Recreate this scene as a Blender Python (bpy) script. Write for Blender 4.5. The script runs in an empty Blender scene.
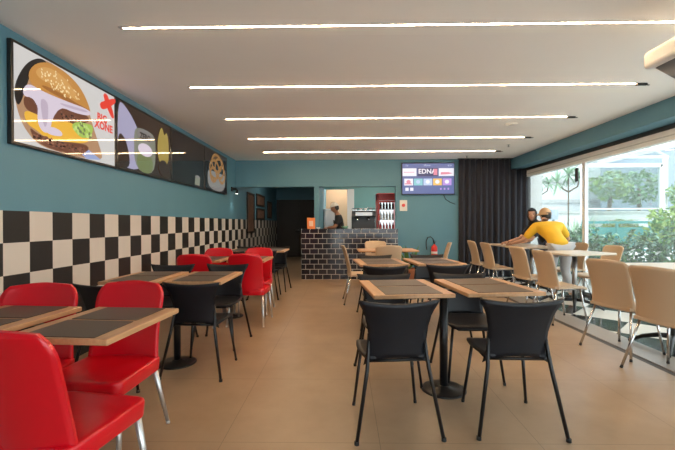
import bpy, bmesh, math, random
from mathutils import Vector, Matrix
random.seed(7)
PI = math.pi
S = bpy.context.scene
COL = S.collection
V = Vector

# ------------------------------------------------------------------ materials
M = {}
def nodes_of(name):
    m = bpy.data.materials.new(name); m.use_nodes = True
    nt = m.node_tree; b = nt.nodes['Principled BSDF']
    M[name] = m
    return m, nt, b
def mat(name, c, rough=.5, metal=0., spec=.5, noise=0., nscale=8., emit=None, estr=0., bump=0., bscale=60., coat=0.):
    m, nt, b = nodes_of(name)
    b.inputs['Base Color'].default_value = (*c, 1)
    b.inputs['Roughness'].default_value = rough
    b.inputs['Metallic'].default_value = metal
    b.inputs['Specular IOR Level'].default_value = spec
    b.inputs['Coat Weight'].default_value = coat
    if emit:
        b.inputs['Emission Color'].default_value = (*emit, 1); b.inputs['Emission Strength'].default_value = estr
    if noise or bump:
        tc = nt.nodes.new('ShaderNodeTexCoord')
    if noise:
        n = nt.nodes.new('ShaderNodeTexNoise'); n.inputs['Scale'].default_value = nscale; n.inputs['Detail'].default_value = 4
        nt.links.new(tc.outputs['Object'], n.inputs['Vector'])
        mx = nt.nodes.new('ShaderNodeMix'); mx.data_type = 'RGBA'
        mx.inputs[6].default_value = (*[max(0, x*(1-noise)) for x in c], 1)
        mx.inputs[7].default_value = (*[min(1, x*(1+noise)) for x in c], 1)
        nt.links.new(n.outputs['Fac'], mx.inputs[0]); nt.links.new(mx.outputs[2], b.inputs['Base Color'])
    if bump:
        n2 = nt.nodes.new('ShaderNodeTexNoise'); n2.inputs['Scale'].default_value = bscale
        nt.links.new(tc.outputs['Object'], n2.inputs['Vector'])
        bp = nt.nodes.new('ShaderNodeBump'); bp.inputs['Strength'].default_value = bump; bp.inputs['Distance'].default_value = .004
        nt.links.new(n2.outputs['Fac'], bp.inputs['Height']); nt.links.new(bp.outputs['Normal'], b.inputs['Normal'])
    return m
def mth(nt, op, a, b=None):
    n = nt.nodes.new('ShaderNodeMath'); n.operation = op
    for i, x in enumerate((a, b)):
        if x is None: continue
        if isinstance(x, (int, float)): n.inputs[i].default_value = x
        else: nt.links.new(x, n.inputs[i])
    return n.outputs[0]
def mixc(nt, f, a, b):
    mx = nt.nodes.new('ShaderNodeMix'); mx.data_type = 'RGBA'
    for i, x in ((6, a), (7, b)):
        if isinstance(x, tuple): mx.inputs[i].default_value = (*x, 1)
        else: nt.links.new(x, mx.inputs[i])
    if isinstance(f, (int, float)): mx.inputs[0].default_value = f
    else: nt.links.new(f, mx.inputs[0])
    return mx.outputs[2]
def xyz(nt):
    tc = nt.nodes.new('ShaderNodeTexCoord'); s = nt.nodes.new('ShaderNodeSeparateXYZ')
    nt.links.new(tc.outputs['Object'], s.inputs[0]); return tc, s.outputs

TEAL = (.10, .25, .335)
mat('teal_paint', TEAL, .6, noise=.05, nscale=3)
mat('ceiling_paint', (.92, .90, .88), .7, noise=.02, nscale=2)
mat('white_paint', (.75, .75, .73), .6)
mat('dark_door', (.022, .016, .013), .5, noise=.2, nscale=5)
mat('outside_white', (.75, .77, .78), .7, noise=.04)
mat('outside_block', (.55, .56, .56), .8, noise=.1, nscale=5)
mat('outside_blue', (.42, .50, .60), .8, noise=.05)
mat('paving', (.68, .66, .62), .8, noise=.1)
mat('white_metal', (.8, .82, .83), .4)
mat('frame_grey', (.55, .58, .6), .4, metal=.3)
mat('unit_grey', (.16, .18, .22), .5)
mat('frame_dark', (.03, .032, .035), .45)
mat('teal_metal', (.04, .24, .25), .5)
mat('granite', (.27, .235, .2), .35, noise=.18, nscale=40)
mat('groove', (.05, .035, .025), .6)
mat('red_plastic', (.60, .003, .012), .28, noise=.03, nscale=3, coat=.1)
mat('black_plastic', (.006, .007, .011), .45, spec=.35, noise=.1, nscale=4)
mat('black_metal', (.010, .010, .011), .35, metal=.3)
mat('beige_plastic', (.50, .37, .25), .42, noise=.04, nscale=3)
mat('aluminium', (.62, .62, .62), .35, metal=.85)
mat('chrome', (.6, .6, .6), .18, metal=1.)
mat('steel', (.4, .4, .4), .3, metal=.9)
mat('curtain_cloth', (.022, .025, .036), .8, noise=.25, nscale=30)
mat('screen_black', (.006, .006, .007), .12)
mat('bezel', (.01, .01, .011), .3)
mat('skin', (.48, .27, .18), .5, noise=.05, nscale=20)
mat('skin_dark', (.30, .15, .09), .5, noise=.05, nscale=20)
mat('eye_dark', (.02, .012, .01), .25)
mat('lip', (.35, .09, .08), .5)
mat('hair_black', (.012, .01, .01), .5, noise=.3, nscale=60)
mat('yellow_cloth', (.75, .43, .02), .8, noise=.08, nscale=10, bump=.3, bscale=25)
mat('black_cloth', (.016, .016, .02), .85, noise=.2, nscale=10, bump=.3, bscale=25)
mat('grey_cloth', (.42, .43, .45), .85, noise=.1, nscale=10)
mat('denim', (.06, .08, .14), .85, noise=.15, nscale=30)
mat('shoe', (.03, .03, .03), .5)
mat('cap_beige', (.62, .40, .22), .8, noise=.05)
mat('cap_white', (.75, .74, .7), .8, noise=.04)
mat('red_paint', (.7, .03, .02), .35)
mat('orange_card', (.8, .22, .05), .6)
mat('peach_card', (.8, .55, .4), .6)
mat('green_bowl', (.2, .4, .3), .4)
mat('terracotta', (.35, .13, .06), .8, noise=.1)
mat('paper', (.75, .72, .68), .7)
mat('rubber', (.012, .012, .012), .7)
mat('picture_dark', (.16, .09, .06), .4, noise=.8, nscale=9)
mat('wood_frame', (.03, .02, .015), .5)
mat('bottle_dark', (.03, .012, .01), .15)
mat('bottle_white', (.7, .72, .75), .2)
mat('bottle_red', (.5, .03, .02), .2)
mat('bark', (.18, .13, .09), .9, noise=.3, nscale=20)
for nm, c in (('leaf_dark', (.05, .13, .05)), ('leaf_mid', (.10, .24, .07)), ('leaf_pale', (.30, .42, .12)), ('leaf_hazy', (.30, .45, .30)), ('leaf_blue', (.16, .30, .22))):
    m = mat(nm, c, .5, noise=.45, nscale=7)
mat('flower_white', (.8, .8, .78), .7)
mat('espresso_black', (.02, .02, .02), .35)
mat('warm_wall', (.55, .38, .26), .7, noise=.05)
mat('kitchen_teal', (.16, .36, .36), .6, noise=.04)

# wood with grain
m, nt, b = nodes_of('table_wood')
tc = nt.nodes.new('ShaderNodeTexCoord'); mp = nt.nodes.new('ShaderNodeMapping'); mp.inputs['Scale'].default_value = (30, 2.5, 30)
nt.links.new(tc.outputs['Object'], mp.inputs[0])
n = nt.nodes.new('ShaderNodeTexNoise'); n.inputs['Scale'].default_value = 1.6; n.inputs['Detail'].default_value = 5
nt.links.new(mp.outputs[0], n.inputs['Vector'])
nt.links.new(mixc(nt, n.outputs['Fac'], (.36, .18, .08), (.64, .38, .20)), b.inputs['Base Color'])
b.inputs['Roughness'].default_value = .35
# pale laminate of the tables by the window
mat('pale_laminate', (.55, .47, .38), .3, noise=.06, nscale=4)
# woven placemat
m, nt, b = nodes_of('woven_mat')
tc, o = xyz(nt)
w1 = mth(nt, 'SINE', mth(nt, 'MULTIPLY', o[0], 900)); w2 = mth(nt, 'SINE', mth(nt, 'MULTIPLY', o[1], 900))
f = mth(nt, 'MULTIPLY_ADD', mth(nt, 'MULTIPLY', w1, w2), .5); 
f.node.inputs[2].default_value = .5
nt.links.new(mixc(nt, f, (.045, .029, .020), (.095, .064, .044)), b.inputs['Base Color'])
b.inputs['Roughness'].default_value = .42
# floor tiles: .9 m porcelain
m, nt, b = nodes_of('floor_tile')
tc, o = xyz(nt)
def line(c, off, size, w):
    fr = mth(nt, 'FRACT', mth(nt, 'DIVIDE', mth(nt, 'ADD', c, off), size))
    d = mth(nt, 'ABSOLUTE', mth(nt, 'SUBTRACT', fr, .5))
    return mth(nt, 'GREATER_THAN', d, .5-w/size)
g = mth(nt, 'MAXIMUM', line(o[0], .70+9, .9, .0022), line(o[1], -2.2+9, .9, .0022))
n = nt.nodes.new('ShaderNodeTexNoise'); n.inputs['Scale'].default_value = 2.2; n.inputs['Detail'].default_value = 8; n.inputs['Roughness'].default_value = .65
nt.links.new(tc.outputs['Object'], n.inputs['Vector'])
base = mixc(nt, n.outputs['Fac'], (.23, .155, .095), (.42, .30, .195))
nt.links.new(mixc(nt, g, base, (.2, .14, .09)), b.inputs['Base Color'])
b.inputs['Roughness'].default_value = .34
# diagonal black and white floor by the window
m, nt, b = nodes_of('diamond_tile')
tc, o = xyz(nt)
s = .62
a1 = mth(nt, 'FLOOR', mth(nt, 'DIVIDE', mth(nt, 'ADD', mth(nt, 'ADD', o[0], o[1]), 50-7.60), s*1.4142))
a2 = mth(nt, 'FLOOR', mth(nt, 'DIVIDE', mth(nt, 'ADD', mth(nt, 'SUBTRACT', o[0], o[1]), 50+2.2), s*1.4142))
ck = mth(nt, 'MODULO', mth(nt, 'ADD', a1, a2), 2)
nt.links.new(mixc(nt, mth(nt, 'GREATER_THAN', ck, .5), (.02, .02, .022), (.72, .70, .66)), b.inputs['Base Color'])
b.inputs['Roughness'].default_value = .12
# left wall: painted above, checkered tiles below
m, nt, b = nodes_of('checker_wall')
tc, o = xyz(nt)
ZT, TS, Y0 = 1.353, .2432, 2.81
r1 = mth(nt, 'FLOOR', mth(nt, 'DIVIDE', mth(nt, 'ADD', o[1], 100*TS-Y0), TS))
r2 = mth(nt, 'FLOOR', mth(nt, 'DIVIDE', mth(nt, 'SUBTRACT', ZT, o[2]), TS))
ck = mth(nt, 'GREATER_THAN', mth(nt, 'MODULO', mth(nt, 'ADD', r1, r2), 2), .5)
chk = mixc(nt, ck, (.013, .012, .012), (.62, .57, .52))
n = nt.nodes.new('ShaderNodeTexNoise'); n.inputs['Scale'].default_value = 2
nt.links.new(tc.outputs['Object'], n.inputs['Vector'])
pnt = mixc(nt, n.outputs['Fac'], tuple(x*.94 for x in TEAL), tuple(x*1.06 for x in TEAL))
up = mth(nt, 'GREATER_THAN', o[2], ZT)
nt.links.new(mixc(nt, up, chk, pnt), b.inputs['Base Color'])
b.inputs['Roughness'].default_value = .5
# counter brick tiles
m, nt, b = nodes_of('brick_tile')
tc, o = xyz(nt)
cb = nt.nodes.new('ShaderNodeCombineXYZ')
nt.links.new(mth(nt, 'ADD', o[0], o[1]), cb.inputs[0]); nt.links.new(o[2], cb.inputs[1])
br = nt.nodes.new('ShaderNodeTexBrick'); br.inputs['Scale'].default_value = 1
br.inputs['Brick Width'].default_value = .19; br.inputs['Row Height'].default_value = .114; br.inputs['Mortar Size'].default_value = .006
br.inputs['Mortar Smooth'].default_value = .05
br.inputs['Color1'].default_value = (.010, .011, .02, 1); br.inputs['Color2'].default_value = (.022, .02, .03, 1); br.inputs['Mortar'].default_value = (.5, .48, .46, 1)
nt.links.new(cb.outputs[0], br.inputs['Vector']); nt.links.new(br.outputs['Color'], b.inputs['Base Color'])
nt.links.new(mth(nt, 'MULTIPLY_ADD', br.outputs['Fac'], .5), b.inputs['Roughness'])
b.inputs['Roughness'].links[0].from_node.inputs[2].default_value = .1
bpn = nt.nodes.new('ShaderNodeBump'); bpn.invert = True; bpn.inputs['Distance'].default_value = .004
nt.links.new(br.outputs['Fac'], bpn.inputs['Height']); nt.links.new(bpn.outputs['Normal'], b.inputs['Normal'])
# window glass, with a milky haze of light mixed into the shader
def glass(name, haze, tint=(.96, .985, .98, 1)):
    m, nt, b = nodes_of(name)
    nt.nodes.remove(b)
    out = nt.nodes['Material Output']
    tr = nt.nodes.new('ShaderNodeBsdfTransparent'); tr.inputs[0].default_value = tint
    gl = nt.nodes.new('ShaderNodeBsdfGlossy'); gl.inputs['Roughness'].default_value = .02
    fr = nt.nodes.new('ShaderNodeLayerWeight'); fr.inputs[0].default_value = .12
    a = nt.nodes.new('ShaderNodeMixShader'); nt.links.new(mth(nt, 'MULTIPLY', fr.outputs['Facing'], .25), a.inputs[0]); nt.links.new(tr.outputs[0], a.inputs[1]); nt.links.new(gl.outputs[0], a.inputs[2])
    tl = nt.nodes.new('ShaderNodeBsdfTranslucent'); tl.inputs[0].default_value = (.9, .95, .97, 1)
    c = nt.nodes.new('ShaderNodeMixShader'); c.inputs[0].default_value = haze
    nt.links.new(a.outputs[0], c.inputs[1]); nt.links.new(tl.outputs[0], c.inputs[2])
    nt.links.new(c.outputs[0], out.inputs[0])
    return m
glass('window_glass', .025, (.74, .78, .77, 1))
glass('clear_glass', .01)
def emis(name, c, st, rough=.3): return mat(name, (.01, .01, .01), rough, emit=c, estr=st)
emis('led', (1., .66, .36), 92.)
emis('spot_lens', (1., .95, .85), 6.)
emis('fridge_glow', (.9, .95, 1.), .9)
# screen picture inks (a lit display behind glossy glass)
def ink(name, c, st=.62):
    m = mat(name, (.006, .006, .006), .035, emit=c, estr=st); return m
for nm, c in dict(ink_paper=(.60, .58, .56), ink_wood=(.42, .24, .13), ink_dark=(.012, .01, .01), ink_bun=(.52, .24, .055), ink_seed=(.85, .66, .36),
                  ink_sauce=(.66, .57, .66), ink_patty=(.15, .055, .03), ink_cheese=(.80, .44, .05), ink_lettuce=(.36, .52, .10), ink_red=(.75, .05, .03),
                  ink_blue=(.30, .36, .6), ink_lilac=(.36, .34, .48), ink_jar=(.20, .21, .16), ink_lime=(.16, .19, .08), ink_yellow=(.34, .25, .06), ink_brown=(.035, .02, .014),
                  ink_bun_light=(.62, .33, .10), ink_bun_dark=(.33, .13, .03), ink_patty_light=(.26, .11, .07), ink_lettuce_light=(.50, .66, .20), ink_sauce_dark=(.50, .41, .50), ink_fry=(.26, .13, .04), ink_greyish=(.2, .19, .18), ink_tv=(.10, .14, .34), ink_white=(.85, .86, .95), ink_pink=(.75, .25, .35), ink_cyan=(.25, .6, .65),
                  ink_orange=(.9, .55, .15), ink_violet=(.5, .3, .75), ink_navy=(.05, .05, .14), ink_ice=(.5, .62, .85)).items():
    tvink = nm in ('ink_tv', 'ink_white', 'ink_pink', 'ink_cyan', 'ink_orange', 'ink_violet', 'ink_navy', 'ink_ice')
    q = ink(nm, c, .64 if tvink else .62)
    if tvink: q.node_tree.nodes['Principled BSDF'].inputs['Roughness'].default_value = .3

# ------------------------------------------------------------------ mesh helpers
class MB:
    def __init__(self): self.bm = bmesh.new(); self.mats = []
    def mi(self, m):
        if m not in self.mats: self.mats.append(m)
        return self.mats.index(m)
    def face(self, vs, m, smooth=False):
        try: f = self.bm.faces.new(vs)
        except ValueError: return None
        f.material_index = self.mi(m); f.smooth = smooth; return f
    def box(self, c, s, m, bevel=0., rz=0., rot=None, seg=2):
        R = rot or Matrix.Rotation(rz, 3, 'Z')
        vs = [self.bm.verts.new(V(c)+R @ V((sx*s[0]/2, sy*s[1]/2, sz*s[2]/2))) for sz in (-1, 1) for sy in (-1, 1) for sx in (-1, 1)]
        fs = [self.face([vs[i] for i in q], m) for q in ((0, 2, 3, 1), (4, 5, 7, 6), (0, 1, 5, 4), (2, 6, 7, 3), (0, 4, 6, 2), (1, 3, 7, 5))]
        if bevel > 0:
            es = list({e for f in fs for e in f.edges})
            bmesh.ops.bevel(self.bm, geom=es, offset=bevel, segments=seg, affect='EDGES', profile=.5)
        return self
    def b2(self, lo, hi, m, bevel=0.):
        return self.box([(a+b)/2 for a, b in zip(lo, hi)], [abs(b-a) for a, b in zip(lo, hi)], m, bevel)
    def loops(self, lps, m, cap0=True, cap1=True, smooth=True, closed=True):
        rows = [[self.bm.verts.new(p) for p in lp] for lp in lps]
        n = len(rows[0])
        for a, b in zip(rows, rows[1:]):
            for i in range(n if closed else n-1):
                self.face([a[i], a[(i+1) % n], b[(i+1) % n], b[i]], m, smooth)
        if cap0: self.face(rows[0][::-1], m)
        if cap1: self.face(rows[-1], m)
        return self
    def tube(self, pts, r, m, n=10, cap=True):
        pts = [V(p) for p in pts]; rs = r if isinstance(r, (list, tuple)) else [r]*len(pts)
        lps = []; up = None
        for i, p in enumerate(pts):
            d = (pts[min(i+1, len(pts)-1)]-pts[max(i-1, 0)]).normalized()
            if up is None:
                up = d.orthogonal().normalized()
            a = (up-d*up.dot(d)).normalized(); up = a; c = d.cross(a)
            lps.append([p+(a*math.cos(2*PI*k/n)+c*math.sin(2*PI*k/n))*rs[i] for k in range(n)])
        return self.loops(lps, m, cap, cap)
    def lathe(self, prof, m, c=(0, 0, 0), n=20, sx=1, sy=1):
        c = V(c)
        return self.loops([[c+V((r*sx*math.cos(2*PI*k/n), r*sy*math.sin(2*PI*k/n), z)) for k in range(n)] for r, z in prof], m)
    def sheet(self, fn, nu, nv, th, m):
        P = [[V(fn(-1+2*i/nu, j/nv)) for i in range(nu+1)] for j in range(nv+1)]
        N = []
        for j in range(nv+1):
            row = []
            for i in range(nu+1):
                du = P[j][min(i+1, nu)]-P[j][max(i-1, 0)]; dv = P[min(j+1, nv)][i]-P[max(j-1, 0)][i]
                k = du.cross(dv); row.append(k.normalized() if k.length > 1e-9 else V((0, 1, 0)))
            N.append(row)
        A = [[self.bm.verts.new(P[j][i]+N[j][i]*th/2) for i in range(nu+1)] for j in range(nv+1)]
        B = [[self.bm.verts.new(P[j][i]-N[j][i]*th/2) for i in range(nu+1)] for j in range(nv+1)]
        for j in range(nv):
            for i in range(nu):
                self.face([A[j][i], A[j][i+1], A[j+1][i+1], A[j+1][i]], m, True)
                self.face([B[j][i], B[j+1][i], B[j+1][i+1], B[j][i+1]], m, True)
        for i in range(nu):
            self.face([A[0][i], B[0][i], B[0][i+1], A[0][i+1]], m); self.face([A[nv][i], A[nv][i+1], B[nv][i+1], B[nv][i]], m)
        for j in range(nv):
            self.face([A[j][0], A[j+1][0], B[j+1][0], B[j][0]], m); self.face([A[j][nu], B[j][nu], B[j+1][nu], A[j+1][nu]], m)
        return self
    def sphere(self, c, r, m, n=12, sc=(1, 1, 1), rot=None):
        R = rot or Matrix.Identity(3); lps = []
        for j in range(1, n//2):
            t = PI*j/(n//2)
            lps.append([V(c)+R @ V((r*sc[0]*math.sin(t)*math.cos(2*PI*k/n), r*sc[1]*math.sin(t)*math.sin(2*PI*k/n), -r*sc[2]*math.cos(t))) for k in range(n)])
        return self.loops(lps, m)
    def poly(self, pts, m):
        return self.face([self.bm.verts.new(p) for p in pts], m)
    def mesh(self, me, M4, m):
        off = {}
        for i, v in enumerate(me.vertices): off[i] = self.bm.verts.new(M4 @ v.co)
        for p in me.polygons:
            self.face([off[i] for i in p.vertices], m(p) if callable(m) else m, p.use_smooth)
        return self
    def build(self, name, parent=None, recalc=True, **props):
        if recalc: bmesh.ops.recalc_face_normals(self.bm, faces=self.bm.faces)
        me = bpy.data.meshes.new(name); self.bm.to_mesh(me); self.bm.free()
        for k in self.mats: me.materials.append(M[k])
        o = bpy.data.objects.new(name, me); COL.objects.link(o)
        if parent: o.parent = parent
        tag(o, **props); return o
def tag(o, label=None, cat=None, group=None, kind=None):
    if label: o['label'] = label
    if cat: o['category'] = cat
    if group: o['group'] = group
    if kind: o['kind'] = kind
    return o
def thing(name, label, cat, loc=(0, 0, 0), rz=0., group=None):
    o = bpy.data.objects.new(name, None); o.empty_display_size = .1; COL.objects.link(o)
    o.location = loc; o.rotation_euler = (0, 0, rz)
    return tag(o, label, cat, group)
def copy_tree(o, parent=None):
    c = o.copy(); COL.objects.link(c)
    if parent: c.parent = parent
    for ch in list(o.children): copy_tree(ch, c)
    return c
_used = set()
def place(proto, loc, rz, label, group):
    o = proto if proto.name not in _used else copy_tree(proto)
    _used.add(o.name)
    o.location = loc; o.rotation_euler = (0, 0, rz); o['label'] = label; o['group'] = group
    return o
def rrect(hx, hy, r, z, n=5, cx=0, cy=0):
    out = []
    for (sx, sy, a0) in ((1, 1, 0), (-1, 1, PI/2), (-1, -1, PI), (1, -1, 3*PI/2)):
        for k in range(n+1):
            a = a0+PI/2*k/n
            out.append(V((cx+sx*(hx-r)+r*math.cos(a), cy+sy*(hy-r)+r*math.sin(a), z)))
    return out
def text_mesh(txt, size, bold=0.):
    cu = bpy.data.curves.new('t', 'FONT'); cu.body = txt; cu.size = size; cu.align_x = 'CENTER'; cu.align_y = 'CENTER'; cu.offset = bold; cu.resolution_u = 3
    o = bpy.data.objects.new('t', cu); COL.objects.link(o)
    dg = bpy.context.evaluated_depsgraph_get()
    me = bpy.data.meshes.new_from_object(o.evaluated_get(dg))
    bpy.data.objects.remove(o); return me

# ------------------------------------------------------------------ room shell
CZ = 2.72; LX = -2.51; WX = 4.20; BY = 9.0; FY = -2.2; EY = 14.5
f = MB(); f.b2((LX, FY, -.1), (2.68, EY, 0), 'floor_tile'); f.build('floor', kind='structure')
f = MB(); f.b2((2.68, FY, -.1), (2.75, BY, -.004), 'groove'); f.build('trim_1', kind='structure')
f = MB(); f.b2((2.75, FY, -.1), (3.05, BY, .003), 'granite'); f.build('trim_2', kind='structure')
f = MB(); f.b2((3.05, FY, -.1), (WX, BY, 0), 'diamond_tile'); f.build('floor_checkered', kind='structure')
f = MB(); f.b2((LX, FY, CZ), (WX+.3, EY, CZ+.12), 'ceiling_paint'); f.build('ceiling', kind='structure')
f = MB(); f.b2((LX-.15, FY, -.1), (LX, EY, CZ), 'checker_wall'); f.build('wall_left', kind='structure')
# beam over the window side and the header of the sliding windows
f = MB(); f.b2((3.85, FY, 2.487), (4.24, BY, CZ), 'teal_paint'); f.build('trim_3', kind='structure')
f = MB(); f.b2((4.13, FY, 2.43), (4.24, BY, 2.487), 'frame_dark'); f.b2((4.15, FY, 2.29), (4.25, BY, 2.43), 'white_metal')
f.b2((4.14, FY, 2.345), (4.15, BY, 2.36), 'frame_grey'); f.build('trim_4', kind='structure')
# back wall with the corridor opening and the serving hatch
f = MB()
f.b2((LX, BY, 2.10), (2.6, BY+.15, CZ), 'teal_paint')
f.b2((-.69, BY, 0), (-.58, BY+.15, 2.10), 'teal_paint')
f.b2((1.20, BY, 0), (4.22, BY+.15, 2.10), 'teal_paint')
f.b2((2.6, BY, 2.10), (4.22, BY+.15, CZ), 'teal_paint')
f.build('wall_back', kind='structure')
f = MB(); f.b2((-.69, BY+.15, 0), (-.58, EY, CZ), 'teal_paint'); f.build('wall_corridor', kind='structure')
f = MB(); f.b2((LX, EY-.1, 2.13), (-.69, EY, CZ), 'teal_paint'); f.build('wall_corridor_end', kind='structure')
f = MB(); f.b2((LX, EY-.08, 0), (-.69, EY, 2.13), 'dark_door')
for x in (-2.35, -1.62): f.b2((x, EY-.1, .08), (x+.7, EY-.079, 2.05), 'dark_door', .005)
d = f.build('door_1', kind='structure')
h = MB(); h.tube([(-1.68, EY-.1, 1.0), (-1.68, EY-.15, 1.0), (-1.80, EY-.15, 1.0)], .01, 'steel'); h.build('handle', d)
# kitchen behind the hatch
KY = 11.4
f = MB()
f.b2((-.58, KY, 2.25), (.06, KY+.12, CZ), 'kitchen_teal'); f.b2((.30, KY, 0), (2.7, KY+.12, CZ), 'kitchen_teal'); f.b2((.06, KY, 2.25), (.30, KY+.12, CZ), 'kitchen_teal')
f.build('wall_kitchen', kind='structure')
f = MB(); f.b2((2.6, BY+.15, 0), (2.7, KY, CZ), 'kitchen_teal'); f.build('wall_kitchen_side', kind='structure')
f = MB(); f.b2((-.58, KY+1.2, 0), (.5, KY+1.3, CZ), 'warm_wall'); f.build('wall_store', kind='structure')
f = MB(); f.b2((.10, KY-.03, 0), (.30, KY+.12, 2.25), 'white_paint'); f.build('trim_5', kind='structure')
# front of the room behind the camera: wall with a wide shop window
f = MB(); f.b2((LX, FY-.15, 2.4), (WX, FY, CZ), 'teal_paint'); f.b2((LX, FY-.15, 0), (-.6, FY, 2.4), 'teal_paint'); f.b2((WX-.4, FY-.15, 0), (WX, FY, 2.4), 'teal_paint')
f.build('wall_front', kind='structure')
f = MB(); f.b2((-.6, FY-.09, 0), (WX-.4, FY-.08, 2.4), 'clear_glass'); w = f.build('window_2', kind='structure')
f = MB()
for x in (-.57, .88, 2.33, 3.78): f.b2((x-.025, FY-.12, 0), (x+.025, FY-.05, 2.4), 'frame_dark')
f.build('window_frame', w)
# sliding window on the right: panes and frame
f = MB()
ms = [8.90, 6.82, 4.60, 2.40, .2, -2.1]
for a, c in zip(ms[1:], ms): f.b2((WX, a+.03, .05), (WX+.008, c-.03, 2.29), 'window_glass')
w = f.build('window_1', kind='structure')
f = MB()
for k, y in enumerate(ms): f.b2((WX-.03, y-.035, .0), (WX+.04, y+.035, 2.29), 'frame_dark' if k == 0 else 'white_metal', .004)
f.b2((WX-.03, -2.1, 0), (WX+.04, 8.9, .05), 'frame_grey')
f.build('window_frame', w)
f = MB(); f.b2((WX-.02, 8.965, 0), (WX+.03, 8.935, 2.29), 'white_metal'); f.build('jamb', w)
f = MB(); f.b2((WX-.06, 6.95, 1.98), (WX-.03, 7.02, 2.22), 'frame_dark', .006); f.build('latch', w)

# ------------------------------------------------------------------ ceiling lights
names = ['nearest', 'second nearest', 'middle', 'second farthest', 'farthest']
for i in range(5):
    y = 2.883+i*1.271
    t = thing('ceiling_light', f'{names[i]} of the five warm linear lights set across the ceiling', 'ceiling light', (0, y, CZ), 0, 'linear ceiling lights')
    o = MB(); o.box((.72, 0, -.003), (4.74, .014, .006), 'led', .003); o.build('diffuser', t)
    o = MB(); o.b2((-1.68, -.018, -.004), (3.12, .018, 0), 'aluminium'); o.build('housing', t)
    o = MB(); o.box((3.15, 0, -.012), (.11, .03, .024), 'bezel', .004); o.tube([(3.2, 0, -.012), (3.24, .03, -.01), (3.27, .05, 0)], .006, 'bezel'); o.build('end_connector', t)
def detector(x, y, r, label):
    t = thing('smoke_detector', label, 'smoke detector', (x, y, CZ))
    o = MB(); o.lathe([(r, 0), (r, -.004), (r*.9, -.008)], 'ceiling_paint'); o.build('base', t)
    o = MB(); o.lathe([(r*.6, -.008), (r*.55, -.013), (r*.2, -.016)], 'white_paint'); o.build('cap', t)
detector(2.49, 5.82, .09, 'round white disc detector on ceiling between the middle light strips')
t = thing('ceiling_sprinkler', 'small white sprinkler head on the ceiling near the teal beam', 'sprinkler', (3.1, 7.35, CZ))
o = MB(); o.lathe([(.035, 0), (.03, -.008)], 'white_paint'); o.build('flange', t)
o = MB(); o.lathe([(.010, -.008), (.010, -.035), (.022, -.04), (.022, -.043)], 'steel'); o.build('head', t)
t = thing('ceiling_sprinkler', 'small white sprinkler head on the ceiling above the black curtain', 'sprinkler', (2.7, 8.55, CZ))
o = MB(); o.lathe([(.035, 0), (.03, -.008)], 'white_paint'); o.build('flange', t)
o = MB(); o.lathe([(.010, -.008), (.010, -.05), (.022, -.055), (.022, -.058)], 'steel'); o.build('head', t)
# white unit hung from the ceiling at the upper right
t = thing('ceiling_projector', 'white box unit with grey underside hung from the ceiling above the window side', 'projector', (2.46, 2.45, CZ-.045), 0)
o = MB(); o.box((0, 0, -.24), (.50, .92, .13), 'white_metal', .03, seg=3); o.build('casing', t)
o = MB(); o.loops([rrect(.20, .42, .03, -.304, cx=.0), rrect(.10, .32, .03, -.46, cx=.03)], 'unit_grey'); o.build('lower_housing', t)
for y in (-.25, .25):
    o = MB(); o.tube([(0, y, -.2), (0, y, .044)], .02, 'white_metal', 12); o.lathe([(.05, .045), (.05, .025), (.025, .02)], 'white_metal', (0, y, 0)); o.build('ceiling_mount', t)

# ------------------------------------------------------------------ menu screens on the left wall
SW, SH, SY0, SZ0 = 1.335, .79, 2.845, 1.852
def frame_screen(t, w=SW, h=SH):
    o = MB(); o.b2((0, .004, 0), (.035, w-.004, h), 'bezel', .005); o.build('casing', t)
class Pic:
    """flat picture shown on a display: layers of coloured shapes a fraction of a millimetre apart"""
    def __init__(s, w, h): s.b = MB(); s.w = w; s.h = h; s.x = .0352
    def lay(s): s.x += .0005
    def poly(s, uv, m):
        s.lay()
        vs = [s.b.bm.verts.new((s.x, u*s.w, v*s.h)) for u, v in uv]
        fc = s.b.face(vs, m)
        if fc and fc.normal.x < 0: fc.normal_flip()
        bmesh.ops.triangulate(s.b.bm, faces=[fc]) if fc and len(uv) > 4 else None
        return s
    def ell(s, u, v, ru, rv, m, a=0., n=24, lay=True):
        if lay: s.lay()
        pts = []
        for k in range(n):
            x, y = ru*s.w*math.cos(2*PI*k/n), rv*s.h*math.sin(2*PI*k/n)
            pts.append((s.x, u*s.w+x*math.cos(a)-y*math.sin(a), v*s.h+x*math.sin(a)+y*math.cos(a)))
        s.b.poly(pts, m); return s
    def ring(s, u, v, ru, rv, th, m, n=28):
        s.lay()
        A = [s.b.bm.verts.new((s.x, u*s.w+ru*s.w*math.cos(2*PI*k/n), v*s.h+rv*s.h*math.sin(2*PI*k/n))) for k in range(n)]
        B = [s.b.bm.verts.new((s.x, u*s.w+(ru*s.w-th)*math.cos(2*PI*k/n), v*s.h+(rv*s.h-th)*math.sin(2*PI*k/n))) for k in range(n)]
        for k in range(n): s.b.face([A[k], A[(k+1) % n], B[(k+1) % n], B[k]], m)
        return s
    def text(s, txt, u, v, size, m, bold=0.):
        s.lay()
        me = text_mesh(txt, size, bold)
        s.b.mesh(me, Matrix(((0, 0, 0, s.x), (1, 0, 0, u*s.w), (0, 1, 0, v*s.h), (0, 0, 0, 1))), m); return s
    def smooth(s, uv, m, it=2):
        for _ in range(it):
            q = []
            for i, p in enumerate(uv):
                r = uv[(i+1) % len(uv)]
                q += [(p[0]*.75+r[0]*.25, p[1]*.75+r[1]*.25), (p[0]*.25+r[0]*.75, p[1]*.25+r[1]*.75)]
            uv = q
        return s.poly(uv, m)
    def build(s, t): return s.b.build('picture', t, recalc=False)
def screen(i, label):
    t = thing('menu_screen', label, 'screen', (LX, SY0+i*SW, SZ0), 0, 'menu screens on the wall')
    frame_screen(t); return t
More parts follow.
